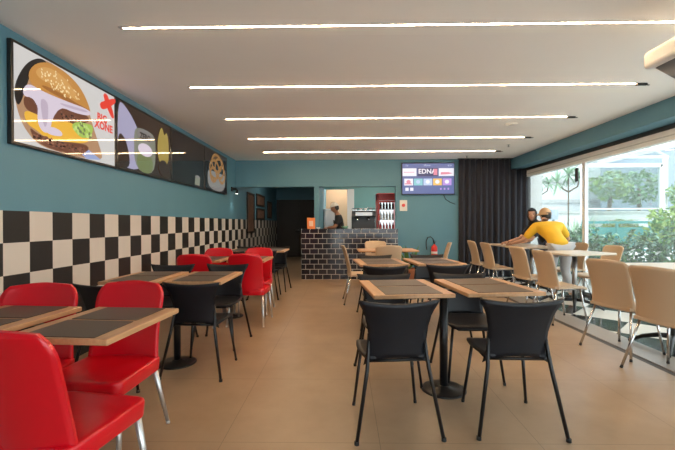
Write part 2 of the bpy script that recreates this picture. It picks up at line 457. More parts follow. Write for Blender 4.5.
t = screen(0, 'wall menu screen nearest the camera, showing a big burger on white')
p = Pic(SW, SH); p.poly([(.02, .03), (.975, .03), (.975, .97), (.02, .97)], 'ink_paper')
p.smooth([(0.209, 0.956), (0.109, 0.836), (0.038, 0.627), (0.022, 0.469), (0.048, 0.305), (0.093, 0.172), (0.192, 0.0491), (0.357, 0.03), (0.582, 0.03), (0.811, 0.064), (0.811, 0.152), (0.713, 0.437), (0.658, 0.644), (0.605, 0.806), (0.486, 0.922), (0.333, 0.966)], 'ink_wood')
p.smooth([(0.21, 0.962), (0.109, 0.842), (0.034, 0.624), (0.017, 0.468), (0.048, 0.364), (0.083, 0.486), (0.12, 0.674), (0.17, 0.844), (0.277, 0.946)], 'ink_dark')
p.smooth([(0.081, 0.5), (0.169, 0.53), (0.331, 0.51), (0.65, 0.584), (0.665, 0.475), (0.467, 0.379), (0.315, 0.32), (0.188, 0.359), (0.09, 0.368)], 'ink_patty')
for k in range(50):
    u = random.uniform(.38, .62)
    p.ell(u, random.uniform(.40, .50), random.uniform(.006, .013), random.uniform(.006, .013), random.choice(('ink_patty_light', 'ink_dark')), 0, 7, lay=(k == 0))
p.smooth([(0.08, 0.363), (0.188, 0.359), (0.301, 0.331), (0.5, 0.428), (0.516, 0.29), (0.664, 0.319), (0.648, 0.222), (0.418, 0.158), (0.245, 0.146), (0.172, 0.201), (0.103, 0.23)], 'ink_cheese')
p.smooth([(0.118, 0.212), (0.179, 0.165), (0.314, 0.136), (0.648, 0.222), (0.655, 0.11), (0.565, 0.0491), (0.357, 0.0305), (0.166, 0.0733)], 'ink_patty')
for k in range(110):
    u = random.uniform(.16, .62); v = random.uniform(.07, .15)+.05*abs(u-.4)
    p.ell(u, v, random.uniform(.006, .014), random.uniform(.006, .014), random.choice(('ink_patty_light', 'ink_dark', 'ink_patty_light')), 0, 7, lay=(k == 0))
p.smooth([(0.467, 0.372), (0.533, 0.442), (0.628, 0.461), (0.71, 0.467), (0.686, 0.33), (0.601, 0.264), (0.532, 0.288)], 'ink_lettuce')
for q in range(26):
    p.ell(random.uniform(.50, .68), random.uniform(.30, .44), .014, .018, random.choice(('ink_lettuce_light', 'ink_lime')), random.uniform(0, 3), 8, lay=(q == 0))
p.smooth([(0.111, 0.73), (0.165, 0.869), (0.277, 0.962), (0.438, 0.947), (0.57, 0.861), (0.658, 0.701), (0.68, 0.57), (0.551, 0.565), (0.39, 0.597), (0.247, 0.612), (0.139, 0.629)], 'ink_bun')
p.smooth([(.16, .80), (.25, .90), (.38, .90), (.50, .80), (.56, .68), (.46, .70), (.32, .74), (.20, .73)], 'ink_bun_light'); p.smooth([(.22, .655), (.40, .63), (.56, .60), (.66, .60), (.655, .64), (.5, .66), (.35, .69), (.22, .69)], 'ink_bun_dark')
for k in range(70):
    a, r_ = random.uniform(.25, 2.6), random.uniform(.2, .95)
    u, v = .36+.24*r_*math.cos(a), .66+.26*r_*math.sin(a)
    p.ell(u, v-.10*(u-.3), .007, .009, 'ink_seed', random.uniform(0, 3), 8, lay=(k == 0))
p.smooth([(0.072, 0.549), (0.115, 0.641), (0.221, 0.616), (0.421, 0.622), (0.673, 0.643), (0.672, 0.566), (0.5, 0.529), (0.39, 0.538), (0.336, 0.463), (0.295, 0.345), (0.278, 0.213), (0.224, 0.188), (0.177, 0.282), (0.189, 0.444), (0.139, 0.514), (0.086, 0.487)], 'ink_sauce')
p.smooth([(.20, .52), (.235, .55), (.27, .50), (.26, .30), (.235, .24), (.22, .32)], 'ink_sauce_dark'); p.smooth([(.36, .575), (.50, .60), (.64, .62), (.64, .595), (.50, .565), (.38, .555)], 'ink_sauce_dark')
p.smooth([(0.273, 0.283), (0.373, 0.274), (0.394, 0.213), (0.3, 0.188), (0.245, 0.202)], 'ink_sauce')
p.poly([(0.576, 0.0667), (0.648, 0.147), (0.79, 0.0593), (0.625, 0.03)], 'ink_blue')
p.smooth([(.815, .90), (.845, .96), (.885, .93), (.965, .70), (.945, .655), (.905, .69)], 'ink_red', 1); p.smooth([(.79, .72), (.775, .79), (.84, .85), (.97, .955), (.985, .90), (.93, .83), (.84, .735)], 'ink_red', 1)
p.text('BIG', .805, .60, .105, 'ink_red', .004); p.text('XONE', .825, .50, .105, 'ink_red', .004)
p.build(t)
t = screen(1, 'second wall menu screen, showing a pale drink jar with lime')
p = Pic(SW, SH); p.poly([(.03, .035), (.97, .035), (.97, .965), (.03, .965)], 'ink_brown')
p.smooth([(.02, .05), (.02, .95), (.12, .95), (.30, .75), (.42, .45), (.40, .05)], 'ink_lilac')
p.smooth([(.02, .05), (.02, .55), (.15, .45), (.22, .05)], 'ink_brown')
p.smooth([(.28, .04), (.26, .55), (.30, .72), (.62, .72), (.66, .55), (.64, .04)], 'ink_jar')
p.smooth([(.32, .04), (.31, .35), (.60, .35), (.60, .04)], 'ink_lime')
p.ell(.46, .62, .15, .10, 'ink_greyish'); p.ell(.46, .40, .13, .10, 'ink_sauce')
p.text('ZERO', .46, .60, .10, 'ink_dark', .004)
p.smooth([(.72, .25), (.68, .6), (.78, .95), (.84, .75), (.9, .88), (.95, .6), (.92, .25)], 'ink_yellow')
p.ell(.82, .2, .10, .14, 'ink_brown')
p.build(t)
t = screen(2, 'third wall menu screen, almost black with one small glass')
p = Pic(SW, SH); p.poly([(.03, .035), (.97, .035), (.97, .965), (.03, .965)], 'ink_dark')
p.poly([(.66, .06), (.68, .24), (.84, .24), (.82, .06)], 'ink_jar'); p.ell(.75, .24, .08, .03, 'ink_greyish')
p.build(t)
t = screen(3, 'fourth wall menu screen, farthest, showing a basket of onion rings')
p = Pic(SW, SH); p.poly([(.03, .035), (.97, .035), (.97, .965), (.03, .965)], 'ink_dark')
p.smooth([(.15, .04), (.10, .45), (.22, .5), (.8, .5), (.9, .45), (.85, .04)], 'ink_greyish')
for (u, v, a, b_) in ((.4, .55, .22, .26), (.62, .62, .22, .28), (.5, .72, .24, .24), (.72, .48, .18, .24), (.35, .42, .16, .2)): p.ring(u, v, a, b_, .06, 'ink_fry')
p.build(t)
# small spotlight past the screens
t = thing('wall_spotlight', 'small black spotlight on the wall beyond the last menu screen', 'spotlight', (LX, 8.62, 2.02))
o = MB(); o.b2((0, -.05, -.05), (.03, .05, .05), 'bezel', .005); o.build('mount', t)
o = MB(); o.tube([(.03, 0, 0), (.10, 0, 0), (.12, 0, -.03), (.12, 0, -.10)], .03, 'bezel', 12); o.build('lamp_head', t)
o = MB(); o.lathe([(.022, 0), (.022, -.004)], 'spot_lens', (.12, 0, -.10)); o.build('lens', t)
# pictures in the corridor
def framed(y0, y1, z0, z1, label):
    t = thing('picture_frame', label, 'picture', (LX, (y0+y1)/2, z0), 0, 'framed pictures in the corridor')
    w, h = y1-y0, z1-z0
    o = MB()
    for (a, c) in (((0, -w/2, 0), (.03, w/2, .05)), ((0, -w/2, h-.05), (.03, w/2, h)), ((0, -w/2, .05), (.03, -w/2+.05, h-.05)), ((0, w/2-.05, .05), (.03, w/2, h-.05))): o.b2(a, c, 'wood_frame', .004)
    o.build('frame', t)
    o = MB(); o.b2((0, -w/2+.05, .05), (.012, w/2-.05, h-.05), 'picture_dark'); o.build('print', t)
framed(9.95, 10.75, 1.0, 2.07, 'tall dark framed picture, first in the corridor')
framed(11.04, 12.13, 1.76, 2.11, 'upper of two stacked dark pictures in the corridor')
framed(11.04, 12.13, 1.36, 1.70, 'lower of two stacked dark pictures in the corridor')
framed(12.6, 13.35, 1.42, 1.98, 'last dark framed picture before the corridor door')

# ------------------------------------------------------------------ television, notice, extinguisher, curtain
t = thing('television', 'wall television showing a home screen of tiles beside black curtain', 'television', (1.95, BY, 1.90))
o = MB(); o.b2((-.62, -.055, 0), (.60, -.012, .74), 'bezel', .006); o.build('casing', t)
o = MB(); o.b2((-.2, -.012, .2), (.2, 0, .55), 'steel'); o.build('wall_bracket', t)
class TvPic(Pic):
    pass
p = Pic(1.22, .74); p.x = 0
p.poly([(.015, .03), (.985, .03), (.985, .97), (.015, .97)], 'ink_tv')
p.poly([(.02, .58), (.28, .58), (.28, .82), (.02, .82)], 'ink_white'); p.poly([(.30, .57), (.68, .57), (.68, .83), (.30, .83)], 'ink_navy'); p.poly([(.70, .58), (.98, .58), (.98, .82), (.70, .82)], 'ink_white')
p.text('EDNA', .48, .72, .15, 'ink_white', .003); p.poly([(.60, .61), (.67, .61), (.67, .80), (.60, .80)], 'ink_pink')
p.poly([(.73, .62), (.86, .63), (.96, .66), (.88, .70), (.74, .70)], 'ink_pink'); p.poly([(.04, .69), (.24, .69), (.24, .71), (.04, .71)], 'ink_pink')
for k, c in enumerate(('ink_white', 'ink_cyan', 'ink_ice', 'ink_orange', 'ink_violet')):
    p.poly([(.05+k*.18, .29), (.215+k*.18, .29), (.215+k*.18, .50), (.05+k*.18, .50)], c)
    p.ell(.13+k*.18, .40, .04, .06, ('ink_pink', 'ink_ice', 'ink_white', 'ink_white', 'ink_white')[k])
p.poly([(.06, .32), (.20, .32), (.18, .36), (.06, .36)], 'ink_pink')
for u in (.07, .16): p.poly([(u, .12), (u+.06, .12), (u+.06, .22), (u, .22)], 'ink_white')
for k in range(3): p.poly([(.72+k*.07, .15), (.75+k*.07, .15), (.75+k*.07, .21), (.72+k*.07, .21)], 'ink_violet')
p.text('Home', .48, .91, .06, 'ink_ice'); p.text('TV', .10, .90, .06, 'ink_ice'); p.text('8:30', .9, .90, .05, 'ink_ice')
pm = p.build(t); pm.rotation_euler = (0, 0, -PI/2); pm.location = (-.62, -.0555, 0)
o = MB(); o.tube([(.35, -.015, .0), (.40, -.012, -.10), (.50, -.012, -.17), (.62, -.012, -.22)], .007, 'rubber', 6); o.build('cable', t)
t = thing('wall_notice', 'small white paper notice with a red mark below the television', 'notice', (1.38, BY, 1.53))
o = MB(); o.b2((-.085, -.004, 0), (.085, 0, .25), 'paper'); o.build('sheet', t)
o = MB(); o.lathe([(.04, 0), (.04, .001)], 'red_paint', n=16); q = o.build('red_mark', t); q.rotation_euler = (PI/2, 0, 0); q.location = (0, -.004, .13)
t = thing('fire_extinguisher', 'red fire extinguisher with black hose on teal wall', 'fire extinguisher', (2.07, BY-.085, .41)); t.scale = (.82, .82, .82)
o = MB(); o.lathe([(.03, 0), (.075, .0), (.085, .02), (.085, .33), (.07, .38), (.03, .41), (.025, .43)], 'red_paint'); o.build('cylinder', t)
o = MB(); o.tube([(0, 0, .42), (0, 0, .48)], .018, 'bezel'); o.box((.02, -.03, .50), (.03, .16, .02), 'bezel', .004); o.build('valve', t)
o = MB(); o.tube([(-.01, -.01, .46), (-.04, -.02, .58), (-.11, -.03, .64), (-.19, -.03, .62), (-.23, -.03, .52), (-.23, -.02, .38), (-.21, -.02, .28)], .013, 'rubber', 8); o.build('hose', t)
o = MB(); o.lathe([(.0855, .16), (.0858, .23)], 'paper', n=20); o.build('sticker', t)
o = MB(); o.b2((-.03, .06, .25), (.03, .10, .40), 'bezel'); o.build('wall_bracket', t)
# curtain
t = thing('curtain', 'floor-length black pleated curtain along the back wall', 'curtain', (3.40, BY-.10, .0))
o = MB()
def cf(u, v):
    x = u*.77; return (x, .035*math.sin(x*2*PI/.13)+.012*math.sin(x*31+v*2), .02+v*(2.685 if x < .42 else 2.45))
o.sheet(cf, 140, 8, .006, 'curtain_cloth'); o.build('cloth', t)
o = MB(); o.b2((-.79, -.02, 2.70), (.44, .05, 2.719), 'frame_dark'); o.build('rail', t)

# ------------------------------------------------------------------ counter and kitchen
t = thing('serving_counter', 'counter clad in glossy black brick tiles under the hatch', 'counter', (0, 8.6, 0))
o = MB(); o.b2((-.95, 0, 0), (1.195, .395, 1.10), 'brick_tile'); o.build('body', t)
o = MB(); o.b2((-.96, -.01, 1.10), (1.197, .398, 1.125), 'brick_tile', .003); o.build('worktop', t)
t = thing('order_sign', 'orange counter sign with a pale picture at the counter end', 'sign', (-.74, 8.72, 1.125), math.radians(8))
o = MB(); o.box((0, 0, .125), (.18, .02, .25), 'orange_card', .006, rot=Matrix.Rotation(-.12, 3, 'X')); o.build('panel', t)
o = MB(); o.box((.0, -.015, .12), (.09, .006, .12), 'peach_card', .002, rot=Matrix.Rotation(-.12, 3, 'X')); o.build('picture', t)
o = MB(); o.box((0, .02, .006), (.16, .10, .012), 'orange_card', .003); o.build('foot', t)
def bowl(x, y, r, label, m):
    t = thing('bowl', label, 'bowl', (x, y, 1.125), 0, 'bowls on the counter')
    o = MB(); o.lathe([(r*.5, 0), (r*.8, r*.3), (r, r*.7), (r*.94, r*.7), (r*.7, r*.3), (r*.3, r*.12)], m); o.build('bowl_body', t)
bowl(.02, 8.75, .085, 'green bowl on the tiled counter in front of the worker', 'green_bowl')
bowl(-.58, 8.78, .05, 'small white cup beside the orange counter sign', 'white_metal')
# back bench with espresso machine
t = thing('back_bench', 'dark bench behind the hatch carrying the espresso machine', 'bench', (.45, 9.95, 0))
o = MB(); o.b2((-.36, -.3, .04), (.40, .3, .97), 'frame_dark', .004); o.build('body', t)
o = MB(); o.b2((-.38, -.32, .97), (.42, .32, 1.0), 'steel', .003); o.build('worktop', t)
t = thing('espresso_machine', 'black and chrome espresso machine behind the hatch', 'coffee machine', (.50, 9.93, 1.0))
o = MB(); o.b2((-.30, -.02, .03), (.30, .26, .46), 'espresso_black', .02); o.b2((-.30, -.24, .40), (.30, .0, .56), 'espresso_black', .02); o.build('body', t)
o = MB(); o.b2((-.29, -.24, .0), (.29, .02, .08), 'steel', .008); o.build('drip_tray', t)
o = MB(); o.b2((-.29, -.235, .56), (.29, .25, .575), 'chrome', .004)
for s_ in (-1, 1): o.tube([(s_*.29, -.22, .62), (s_*.29, .24, .62)], .008, 'chrome', 8)
o.tube([(-.29, -.22, .62), (.29, -.22, .62)], .008, 'chrome', 8); o.build('cup_rail', t)
for x in (-.16, .12):
    o = MB(); o.lathe([(.035, .40), (.035, .33), (.03, .31)], 'chrome', (x, -.13, 0)); o.tube([(x, -.15, .33), (x, -.28, .32)], .012, 'espresso_black', 8); o.build('group_head', t)
o = MB(); o.tube([(.26, -.2, .42), (.27, -.25, .34), (.27, -.25, .16)], .006, 'chrome', 8); o.build('steam_wand', t)
o = MB(); o.box((.0, -.243, .48), (.42, .006, .09), 'steel', .003); o.build('front_panel', t)
for k in range(4):
    q = MB(); q.lathe([(.028, 0), (.038, .06), (.035, .06), (.025, .006)], 'white_metal', n=14); o = q.build('cup')
    o.location = (.30+.13*k, 9.98, 1.575+.0005); tag(o, 'white cup on top of the espresso machine', 'cup', 'cups on the espresso machine')
# beverage fridge
t = thing('drinks_fridge', 'red glass-front drinks fridge behind the hatch', 'fridge', (1.12, 10.0, 0))
o = MB(); o.b2((-.26, .0, .05), (-.22, .5, 2.0), 'red_paint', .004); o.b2((.22, 0, .05), (.26, .5, 2.0), 'red_paint', .004); o.b2((-.26, 0, 1.84), (.26, .5, 2.02), 'red_paint', .01); o.b2((-.26, 0, .0), (.26, .5, .25), 'red_paint', .01); o.b2((-.22, .47, .25), (.22, .5, 1.84), 'fridge_glow'); o.build('cabinet', t)
for z in (.75, 1.05, 1.33, 1.60):
    o = MB(); o.b2((-.219, .04, z), (.219, .46, z+.012), 'white_metal'); o.build('shelf', t)
o = MB(); o.b2((-.25, -.02, .26), (-.20, -.002, 1.83), 'red_paint'); o.b2((.20, -.02, .26), (.25, -.002, 1.83), 'red_paint'); o.b2((-.2, -.02, 1.78), (.2, -.002, 1.83), 'red_paint'); o.b2((-.2, -.02, .26), (.2, -.002, .31), 'red_paint'); d = o.build('door', t)
o = MB(); o.b2((-.2, -.013, .31), (.2, -.009, 1.78), 'clear_glass'); o.build('glass', d)
o = MB(); o.tube([(-.225, -.02, .9), (-.225, -.05, .92), (-.225, -.05, 1.3), (-.225, -.02, 1.32)], .009, 'steel', 8); o.build('handle', d)
bt = {}
for k, (z, m_, nm) in enumerate(((1.062, 'bottle_red', 'red'), (1.342, 'bottle_white', 'white'), (1.612, 'bottle_dark', 'dark'))):
    for i in range(5):
        q = MB(); q.lathe([(.028, 0), (.032, .01), (.032, .12), (.014, .17), (.012, .20)], m_, n=12); q.lathe([(.014, .20), (.014, .215)], 'bottle_white', n=10); o = q.build('bottle')
        o.location = (.96+.08*i, 10.14, z)
        tag(o, f'{nm} bottle on the {("lowest visible", "middle", "top")[k]} shelf of the red drinks fridge', 'bottle', f'{nm} bottles in the drinks fridge')
# tall steel fridge at the back and its neighbours
t = thing('steel_cabinet', 'grey steel upright cabinet with white edges behind the kitchen worker', 'cabinet', (-.36, 10.9, 0))
o = MB(); o.b2((-.2, 0, 0), (.2, .45, 1.66), 'white_metal', .005); o.build('body', t)
o = MB(); o.b2((-.17, -.02, .05), (.17, -.001, 1.62), 'steel', .004); d = o.build('door', t)
o = MB(); o.tube([(.13, -.02, .8), (.13, -.05, .82), (.13, -.05, 1.1), (.13, -.02, 1.12)], .008, 'chrome', 8); o.build('handle', d)

# ------------------------------------------------------------------ chairs
def leg(parent, a, c, r0, r1, m, foot='rubber'):
    o = MB(); o.tube([a, c], [r0, r1], m, 10); l = o.build('leg', parent)
    d = (V(c)-V(a)).normalized()
    o = MB(); o.tube([V(c)-d*.02, V(c)], r1*1.12, foot, 10); o.build('foot_cap', l)
def lerp(tab, v):
    for (a, x), (b_, y) in zip(tab, tab[1:]):
        if v <= b_: k = (v-a)/(b_-a); k = k*k*(3-2*k)*.5+k*.5; return x+(y-x)*k
    return tab[-1][1]
def black_chair():
    t = thing('black_chair', '', 'chair')
    tab = [(0, .195), (.28, .172), (.5, .172), (.75, .192), (1, .236)]
    def back(u, v):
        w = lerp(tab, v); zt = .792+.018*u*u; zb = .462-.055*abs(u)**3
        z = zb+(zt-zb)*v
        return (u*w, -.205-.05*v-.03*v*v+.05*u*u*(1-.3*v), z)
    o = MB(); o.sheet(back, 14, 12, .010, 'black_plastic'); o.build('backrest', t)
    def seat(u, v):
        a = 1-.16*max(0, v-.7)/.3*0
        w = .172+.040*math.sin(PI*min(1, v*.75+.12))
        edge = max(0, (v-.82)/.18); cu = 1-.25*edge**2
        return (u*w*cu, -.19+.42*v, .452-.018*(1-u*u)*math.sin(PI*v)-.022*edge**2+.01*(1-v))
    o = MB(); o.sheet(seat, 12, 12, .014, 'black_plastic'); o.build('seat', t)
    o = MB()
    o.tube([(-.175, -.17, .436), (-.17, .17, .432), (.17, .17, .432), (.175, -.17, .436), (-.175, -.17, .436)], .010, 'black_metal', 8); o.build('seat_frame', t)
    for s in (-1, 1):
        o = MB(); o.tube([(s*.165, -.175, .60), (s*.172, -.192, .50), (s*.182, -.215, .40), (s*.252, -.275, .0)], [.010, .011, .012, .011], 'black_metal', 10); l = o.build('leg', t)
        q = MB(); q.lathe([(.014, 0), (.014, .02)], 'rubber', (s*.2515, -.2745, 0), 10); q.build('foot_cap', l)
    for s in (-1, 1): leg(t, (s*.165, .15, .435), (s*.215, .205, .0), .011, .010, 'black_metal')
    return t
def red_chair():
    t = thing('red_chair', '', 'chair')
    W, R_ = .218, .12
    def back(u, v):
        z = .40+.49*v-.012*(u*u)*v
        d = max(0, (z-(.89-R_)))
        w = W-.012*math.sin(PI*v)-(R_-math.sqrt(max(0, R_*R_-min(d, R_*.985)**2)))*.8
        return (u*w, -.195-.045*v-.055*v*v+.045*u*u*(1-.25*v), z)
    o = MB(); o.sheet(back, 16, 18, .016, 'red_plastic'); o.build('backrest', t)
    o = MB()
    def lp(hx, hy, r, z, cy=.015): return rrect(hx, hy, r, z, 5, 0, cy)
    L = [lp(.212, .208, .05, .372), lp(.219, .214, .05, .376), lp(.221, .216, .05, .382), lp(.224, .219, .05, .44), lp(.222, .217, .05, .447), lp(.217, .212, .05, .451), lp(.208, .203, .05, .4525), lp(.19, .185, .05, .4515), lp(.12, .12, .05, .444), lp(.03, .03, .02, .440)]
    o.loops(L, 'red_plastic'); o.build('seat', t)
    for s in (-1, 1):
        leg(t, (s*.195, .185, .385), (s*.225, .24, 0), .017, .011, 'aluminium', 'aluminium')
        leg(t, (s*.190, -.165, .385), (s*.225, -.265, 0), .017, .011, 'aluminium', 'aluminium')
    return t
def beige_chair():
    t = thing('beige_chair', '', 'chair')
    tab = [(0, .218), (.35, .200), (.7, .205), (1, .214)]
    def back(u, v):
        w = lerp(tab, v); d = max(0, v-.90)/.10
        w -= .045*(1-math.sqrt(max(0, 1-d*d*.97)))
        z = .425+.475*v-.01*u*u*v
        return (u*w, -.205-.03*math.sin(PI*v*.8)*.4-.10*v*v+.045*u*u, z)
    o = MB(); o.sheet(back, 14, 16, .013, 'beige_plastic'); o.build('backrest', t)
    def seat(u, v):
        edge = max(0, (v-.8)/.2); w = .198+.014*math.sin(PI*v)
        return (u*w*(1-.15*edge**2), -.215+.45*v, .447-.016*(1-u*u)*math.sin(PI*v)-.03*edge**2)
    o = MB(); o.sheet(seat, 12, 12, .026, 'beige_plastic'); o.build('seat', t)
    o = MB(); o.tube([(-.16, -.16, .425), (-.16, .15, .42), (.16, .15, .42), (.16, -.16, .425), (-.16, -.16, .425)], .010, 'chrome', 8); o.build('seat_frame', t)
    for s in (-1, 1):
        leg(t, (s*.165, .14, .425), (s*.215, .205, 0), .012, .011, 'chrome')
        leg(t, (s*.175, -.17, .43), (s*.255, -.28, 0), .012, .011, 'chrome')
    return t
BLK, RED, BEI = black_chair(), red_chair(), beige_chair()
R = math.radians
gb, gr, gw = 'black chairs in the dining room', 'red chairs by the checkered wall', 'beige chairs in the dining room'
for (x, y, rz, lab) in [
    (.295, 2.475, 5, 'black chair nearest the camera, its back to us, left of the black column'),
    (1.035, 2.505, -2, 'black chair with its back to us, nearest the open floor by the windows'),
    (.36, 3.13, 183, 'black chair tucked behind the near centre table, on its aisle side, facing the camera'),
    (1.02, 3.20, 179, 'black chair tucked behind the near centre table, on its window side, facing the camera'),
    (.42, 4.30, 3, 'black chair pushed under the second centre table, aisle side, back to us'),
    (1.10, 4.40, 2, 'black chair pushed under the second centre table, window side, back to us'),
    (.44, 5.17, 181, 'black chair behind the second centre table, aisle side, facing the camera'),
    (1.16, 5.25, 178, 'black chair behind the second centre table, window side, facing the camera'),
    (-1.215, 3.33, -3, 'black chair with its back to us at the aisle, beyond the red chairs'),
    (-1.80, 3.10, 4, 'black chair close to the checkered wall, behind a red chair back'),
    (-1.29, 3.99, 178, 'black chair facing us across the second wall table, aisle side'),
    (-1.85, 3.95, 184, 'black chair facing us across the second wall table, wall side'),
    (-1.33, 6.58, 0, 'black chair at the farthest wall table, near side by the aisle'),
    (-1.86, 6.52, 3, 'black chair at the farthest wall table, near side by the wall'),
    (-1.28, 7.22, 181, 'black chair at the farthest wall table, far side by the aisle'),
    (-1.86, 7.25, 178, 'black chair at the farthest wall table, far side by the wall')]:
    o = place(BLK, (x, y, 0), R(rz), lab, gb); o.scale = (1, 1, .965 if 3.3 < y < 3.4 and x < 0 else 1)
for (x, y, rz, lab) in [
    (-1.16, 1.58, -9, 'large red chair in the foreground with its back to us'),
    (-1.74, 1.50, 2, 'red chair in the corner foreground, mostly cut off by the picture edge'),
    (-1.34, 2.15, 178, 'red chair facing us across the nearest table, aisle side'),
    (-1.79, 2.07, 192, 'red chair facing us across the nearest table, against the checkered wall'),
    (-1.19, 4.90, -1, 'red chair standing alone on the aisle with its back to us'),
    (-1.80, 4.84, 2, 'red chair with its back to us beside the wall, beyond the black chairs'),
    (-1.84, 5.45, 182, 'red chair facing us against the wall at the third wall table'),
    (-1.28, 5.52, 178, 'red chair facing us at the third wall table, hidden behind another red back')]:
    place(RED, (x, y, 0), R(rz), lab, gr)
for (x, y, rz, lab) in [
    (2.78, 7.72, -88, 'farthest beige chair in the window row, by the curtain'),
    (2.79, 7.02, -86, 'second farthest beige chair in the window row'),
    (2.80, 5.78, -84, 'beige chair in front of the two people, farther of the middle pair'),
    (2.78, 5.02, -84, 'beige chair in front of the two people, nearer of the middle pair'),
    (2.75, 3.83, -72, 'second nearest beige chair in the window row, chrome legs on the floor edge'),
    (2.72, 3.20, -74, 'nearest beige chair in the window row, cut by the picture edge'),
    (3.86, 5.98, 92, 'beige chair against the window facing in, at the middle table'),
    (3.86, 6.80, 92, 'beige chair against the window just behind the man in yellow'),
    (.27, 6.17, -88, 'beige chair sideways at the aisle end of the far centre table'),
    (.71, 6.42, 0, 'beige chair with its back to us at the far centre table'),
    (.62, 7.40, 180, 'beige chair facing us behind the far centre table'),
    (1.62, 7.02, 80, 'beige chair sideways at the far centre table, before the extinguisher')]:
    place(BEI, (x, y, 0), R(rz), lab, gw)

# ------------------------------------------------------------------ tables
TZ = .78
def pair_table(x, y, rz, w, d, gap, label, group, mats_, who):
    t = thing('cafe_table', label, 'table', (x, y, 0), rz, group)
    for s in (-1, 1):
        cx = s*(gap/2+w/2)
        o = MB(); o.loops([rrect(w/2-.003, d/2-.003, .004, TZ-.026, 2, cx), rrect(w/2, d/2, .005, TZ-.022, 2, cx), rrect(w/2, d/2, .005, TZ-.003, 2, cx), rrect(w/2-.003, d/2-.003, .004, TZ, 2, cx)], 'table_wood', smooth=False); o.build('tabletop', t)
        o = MB(); o.b2((s*gap/2-s*.0, -.03, TZ-.05), (s*(gap/2+w*.8), .03, TZ-.0262), 'black_metal'); o.b2((cx-.03, -d*.38, TZ-.045), (cx+.03, d*.38, TZ-.0262), 'black_metal'); o.build('bracket', t)
    o = MB(); o.tube([(0, 0, .01), (0, 0, TZ-.03)], .030, 'black_metal', 16); o.b2((-gap/2-.02, -.03, TZ-.05), (gap/2+.02, .03, TZ-.0262), 'black_metal'); o.build('column', t)
    o = MB(); o.lathe([(.165, 0), (.165, .008), (.15, .014), (.05, .02), (.034, .035)], 'black_metal', n=32); o.build('base', t)
    if mats_:
        Rm = Matrix.Rotation(rz, 3, 'Z')
        for s, side in ((-1, mats_[0]), (1, mats_[1])):
            for e, end in ((-1, 'nearer'), (1, 'farther')):
                c = Rm @ V((s*(gap/2+w/2), e*(d*.245), 0))
                q = MB(); q.loops([rrect(w*.355, d*.226, .004, 0, 2), rrect(w*.355, d*.226, .004, .003, 2)], 'woven_mat', smooth=False); o = q.build('placemat')
                o.location = (x+c.x, y+c.y, TZ+.0004); o.rotation_euler = (0, 0, rz+random.uniform(-.01, .01))
                tag(o, f'{end} dark woven placemat on the {side} top of {who}', 'placemat', 'dark woven placemats')
    return t
ga, gc = 'wood-topped tables along the checkered wall', 'wood-topped tables in the centre'
pair_table(-1.465, 1.885, R(-4), .475, .59, .10, 'nearest wood-edged double table by the wall, between red chairs', ga, ('wall-side', 'aisle-side'), 'the table between the foreground red chairs')
pair_table(-1.50, 3.45, 0, .48, .67, .05, 'second wood-edged double table by the wall, between black chairs', ga, ('wall-side', 'aisle-side'), 'the second wall table')
pair_table(-1.53, 5.20, 0, .48, .66, .08, 'third wood-edged double table by the wall, between red chairs', ga, ('wall-side', 'aisle-side'), 'the third wall table')
pair_table(-1.53, 6.90, 0, .48, .66, .06, 'farthest double table by the wall, nearest the corridor', ga, ('wall-side', 'aisle-side'), 'the wall table by the corridor')
pair_table(.745, 2.915, R(6), .548, .68, .085, 'nearest wood-edged double table in the centre, on a black column', gc, ('aisle-side', 'window-side'), 'the nearest centre table')
pair_table(.77, 4.81, R(5), .575, .74, .09, 'second wood-edged double table in the centre', gc, ('aisle-side', 'window-side'), 'the second centre table')
pair_table(.76, 6.92, R(2), .50, .62, .03, 'far bare wooden double table before the tiled counter', gc, None, '')
def window_table():
    t = thing('window_table', '', 'table')
    z = .82
    o = MB(); o.loops([rrect(.40, .32, .03, z-.028, 4), rrect(.405, .325, .03, z-.024, 4), rrect(.405, .325, .03, z-.003, 4), rrect(.40, .32, .03, z, 4)], 'pale_laminate', smooth=False); o.build('tabletop', t)
    o = MB(); o.tube([(0, 0, .10), (0, 0, z-.028)], .034, 'steel', 16); o.b2((-.2, -.2, z-.036), (.2, .2, z-.0282), 'black_metal'); o.build('column', t)
    for k in range(4):
        a = PI/4+k*PI/2; c, s_ = math.cos(a), math.sin(a)
        o = MB(); o.tube([(c*.0, s_*.0, .13), (c*.12, s_*.12, .12), (c*.24, s_*.24, .085), (c*.33, s_*.33, .03), (c*.36, s_*.36, .014)], [.026, .024, .02, .017, .014], 'black_metal', 10); o.build('foot', t)
    return t
WT = window_table()
gt = 'pale tables along the window'
for (x, y, rz, lab) in [
    (3.40, 7.76, 1, 'farthest pale window table, by the curtain'),
    (3.40, 7.08, 0, 'pale window table the man in yellow leans on'),
    (3.36, 5.70, 14, 'pale window table standing behind the man in yellow, between two beige chairs'),
    (3.24, 3.86, 0, 'pale window table at the second nearest beige chair'),
    (3.26, 3.18, 0, 'pale window table at the nearest beige chair')]:
    place(WT, (x, y, 0), R(rz), lab, gt)
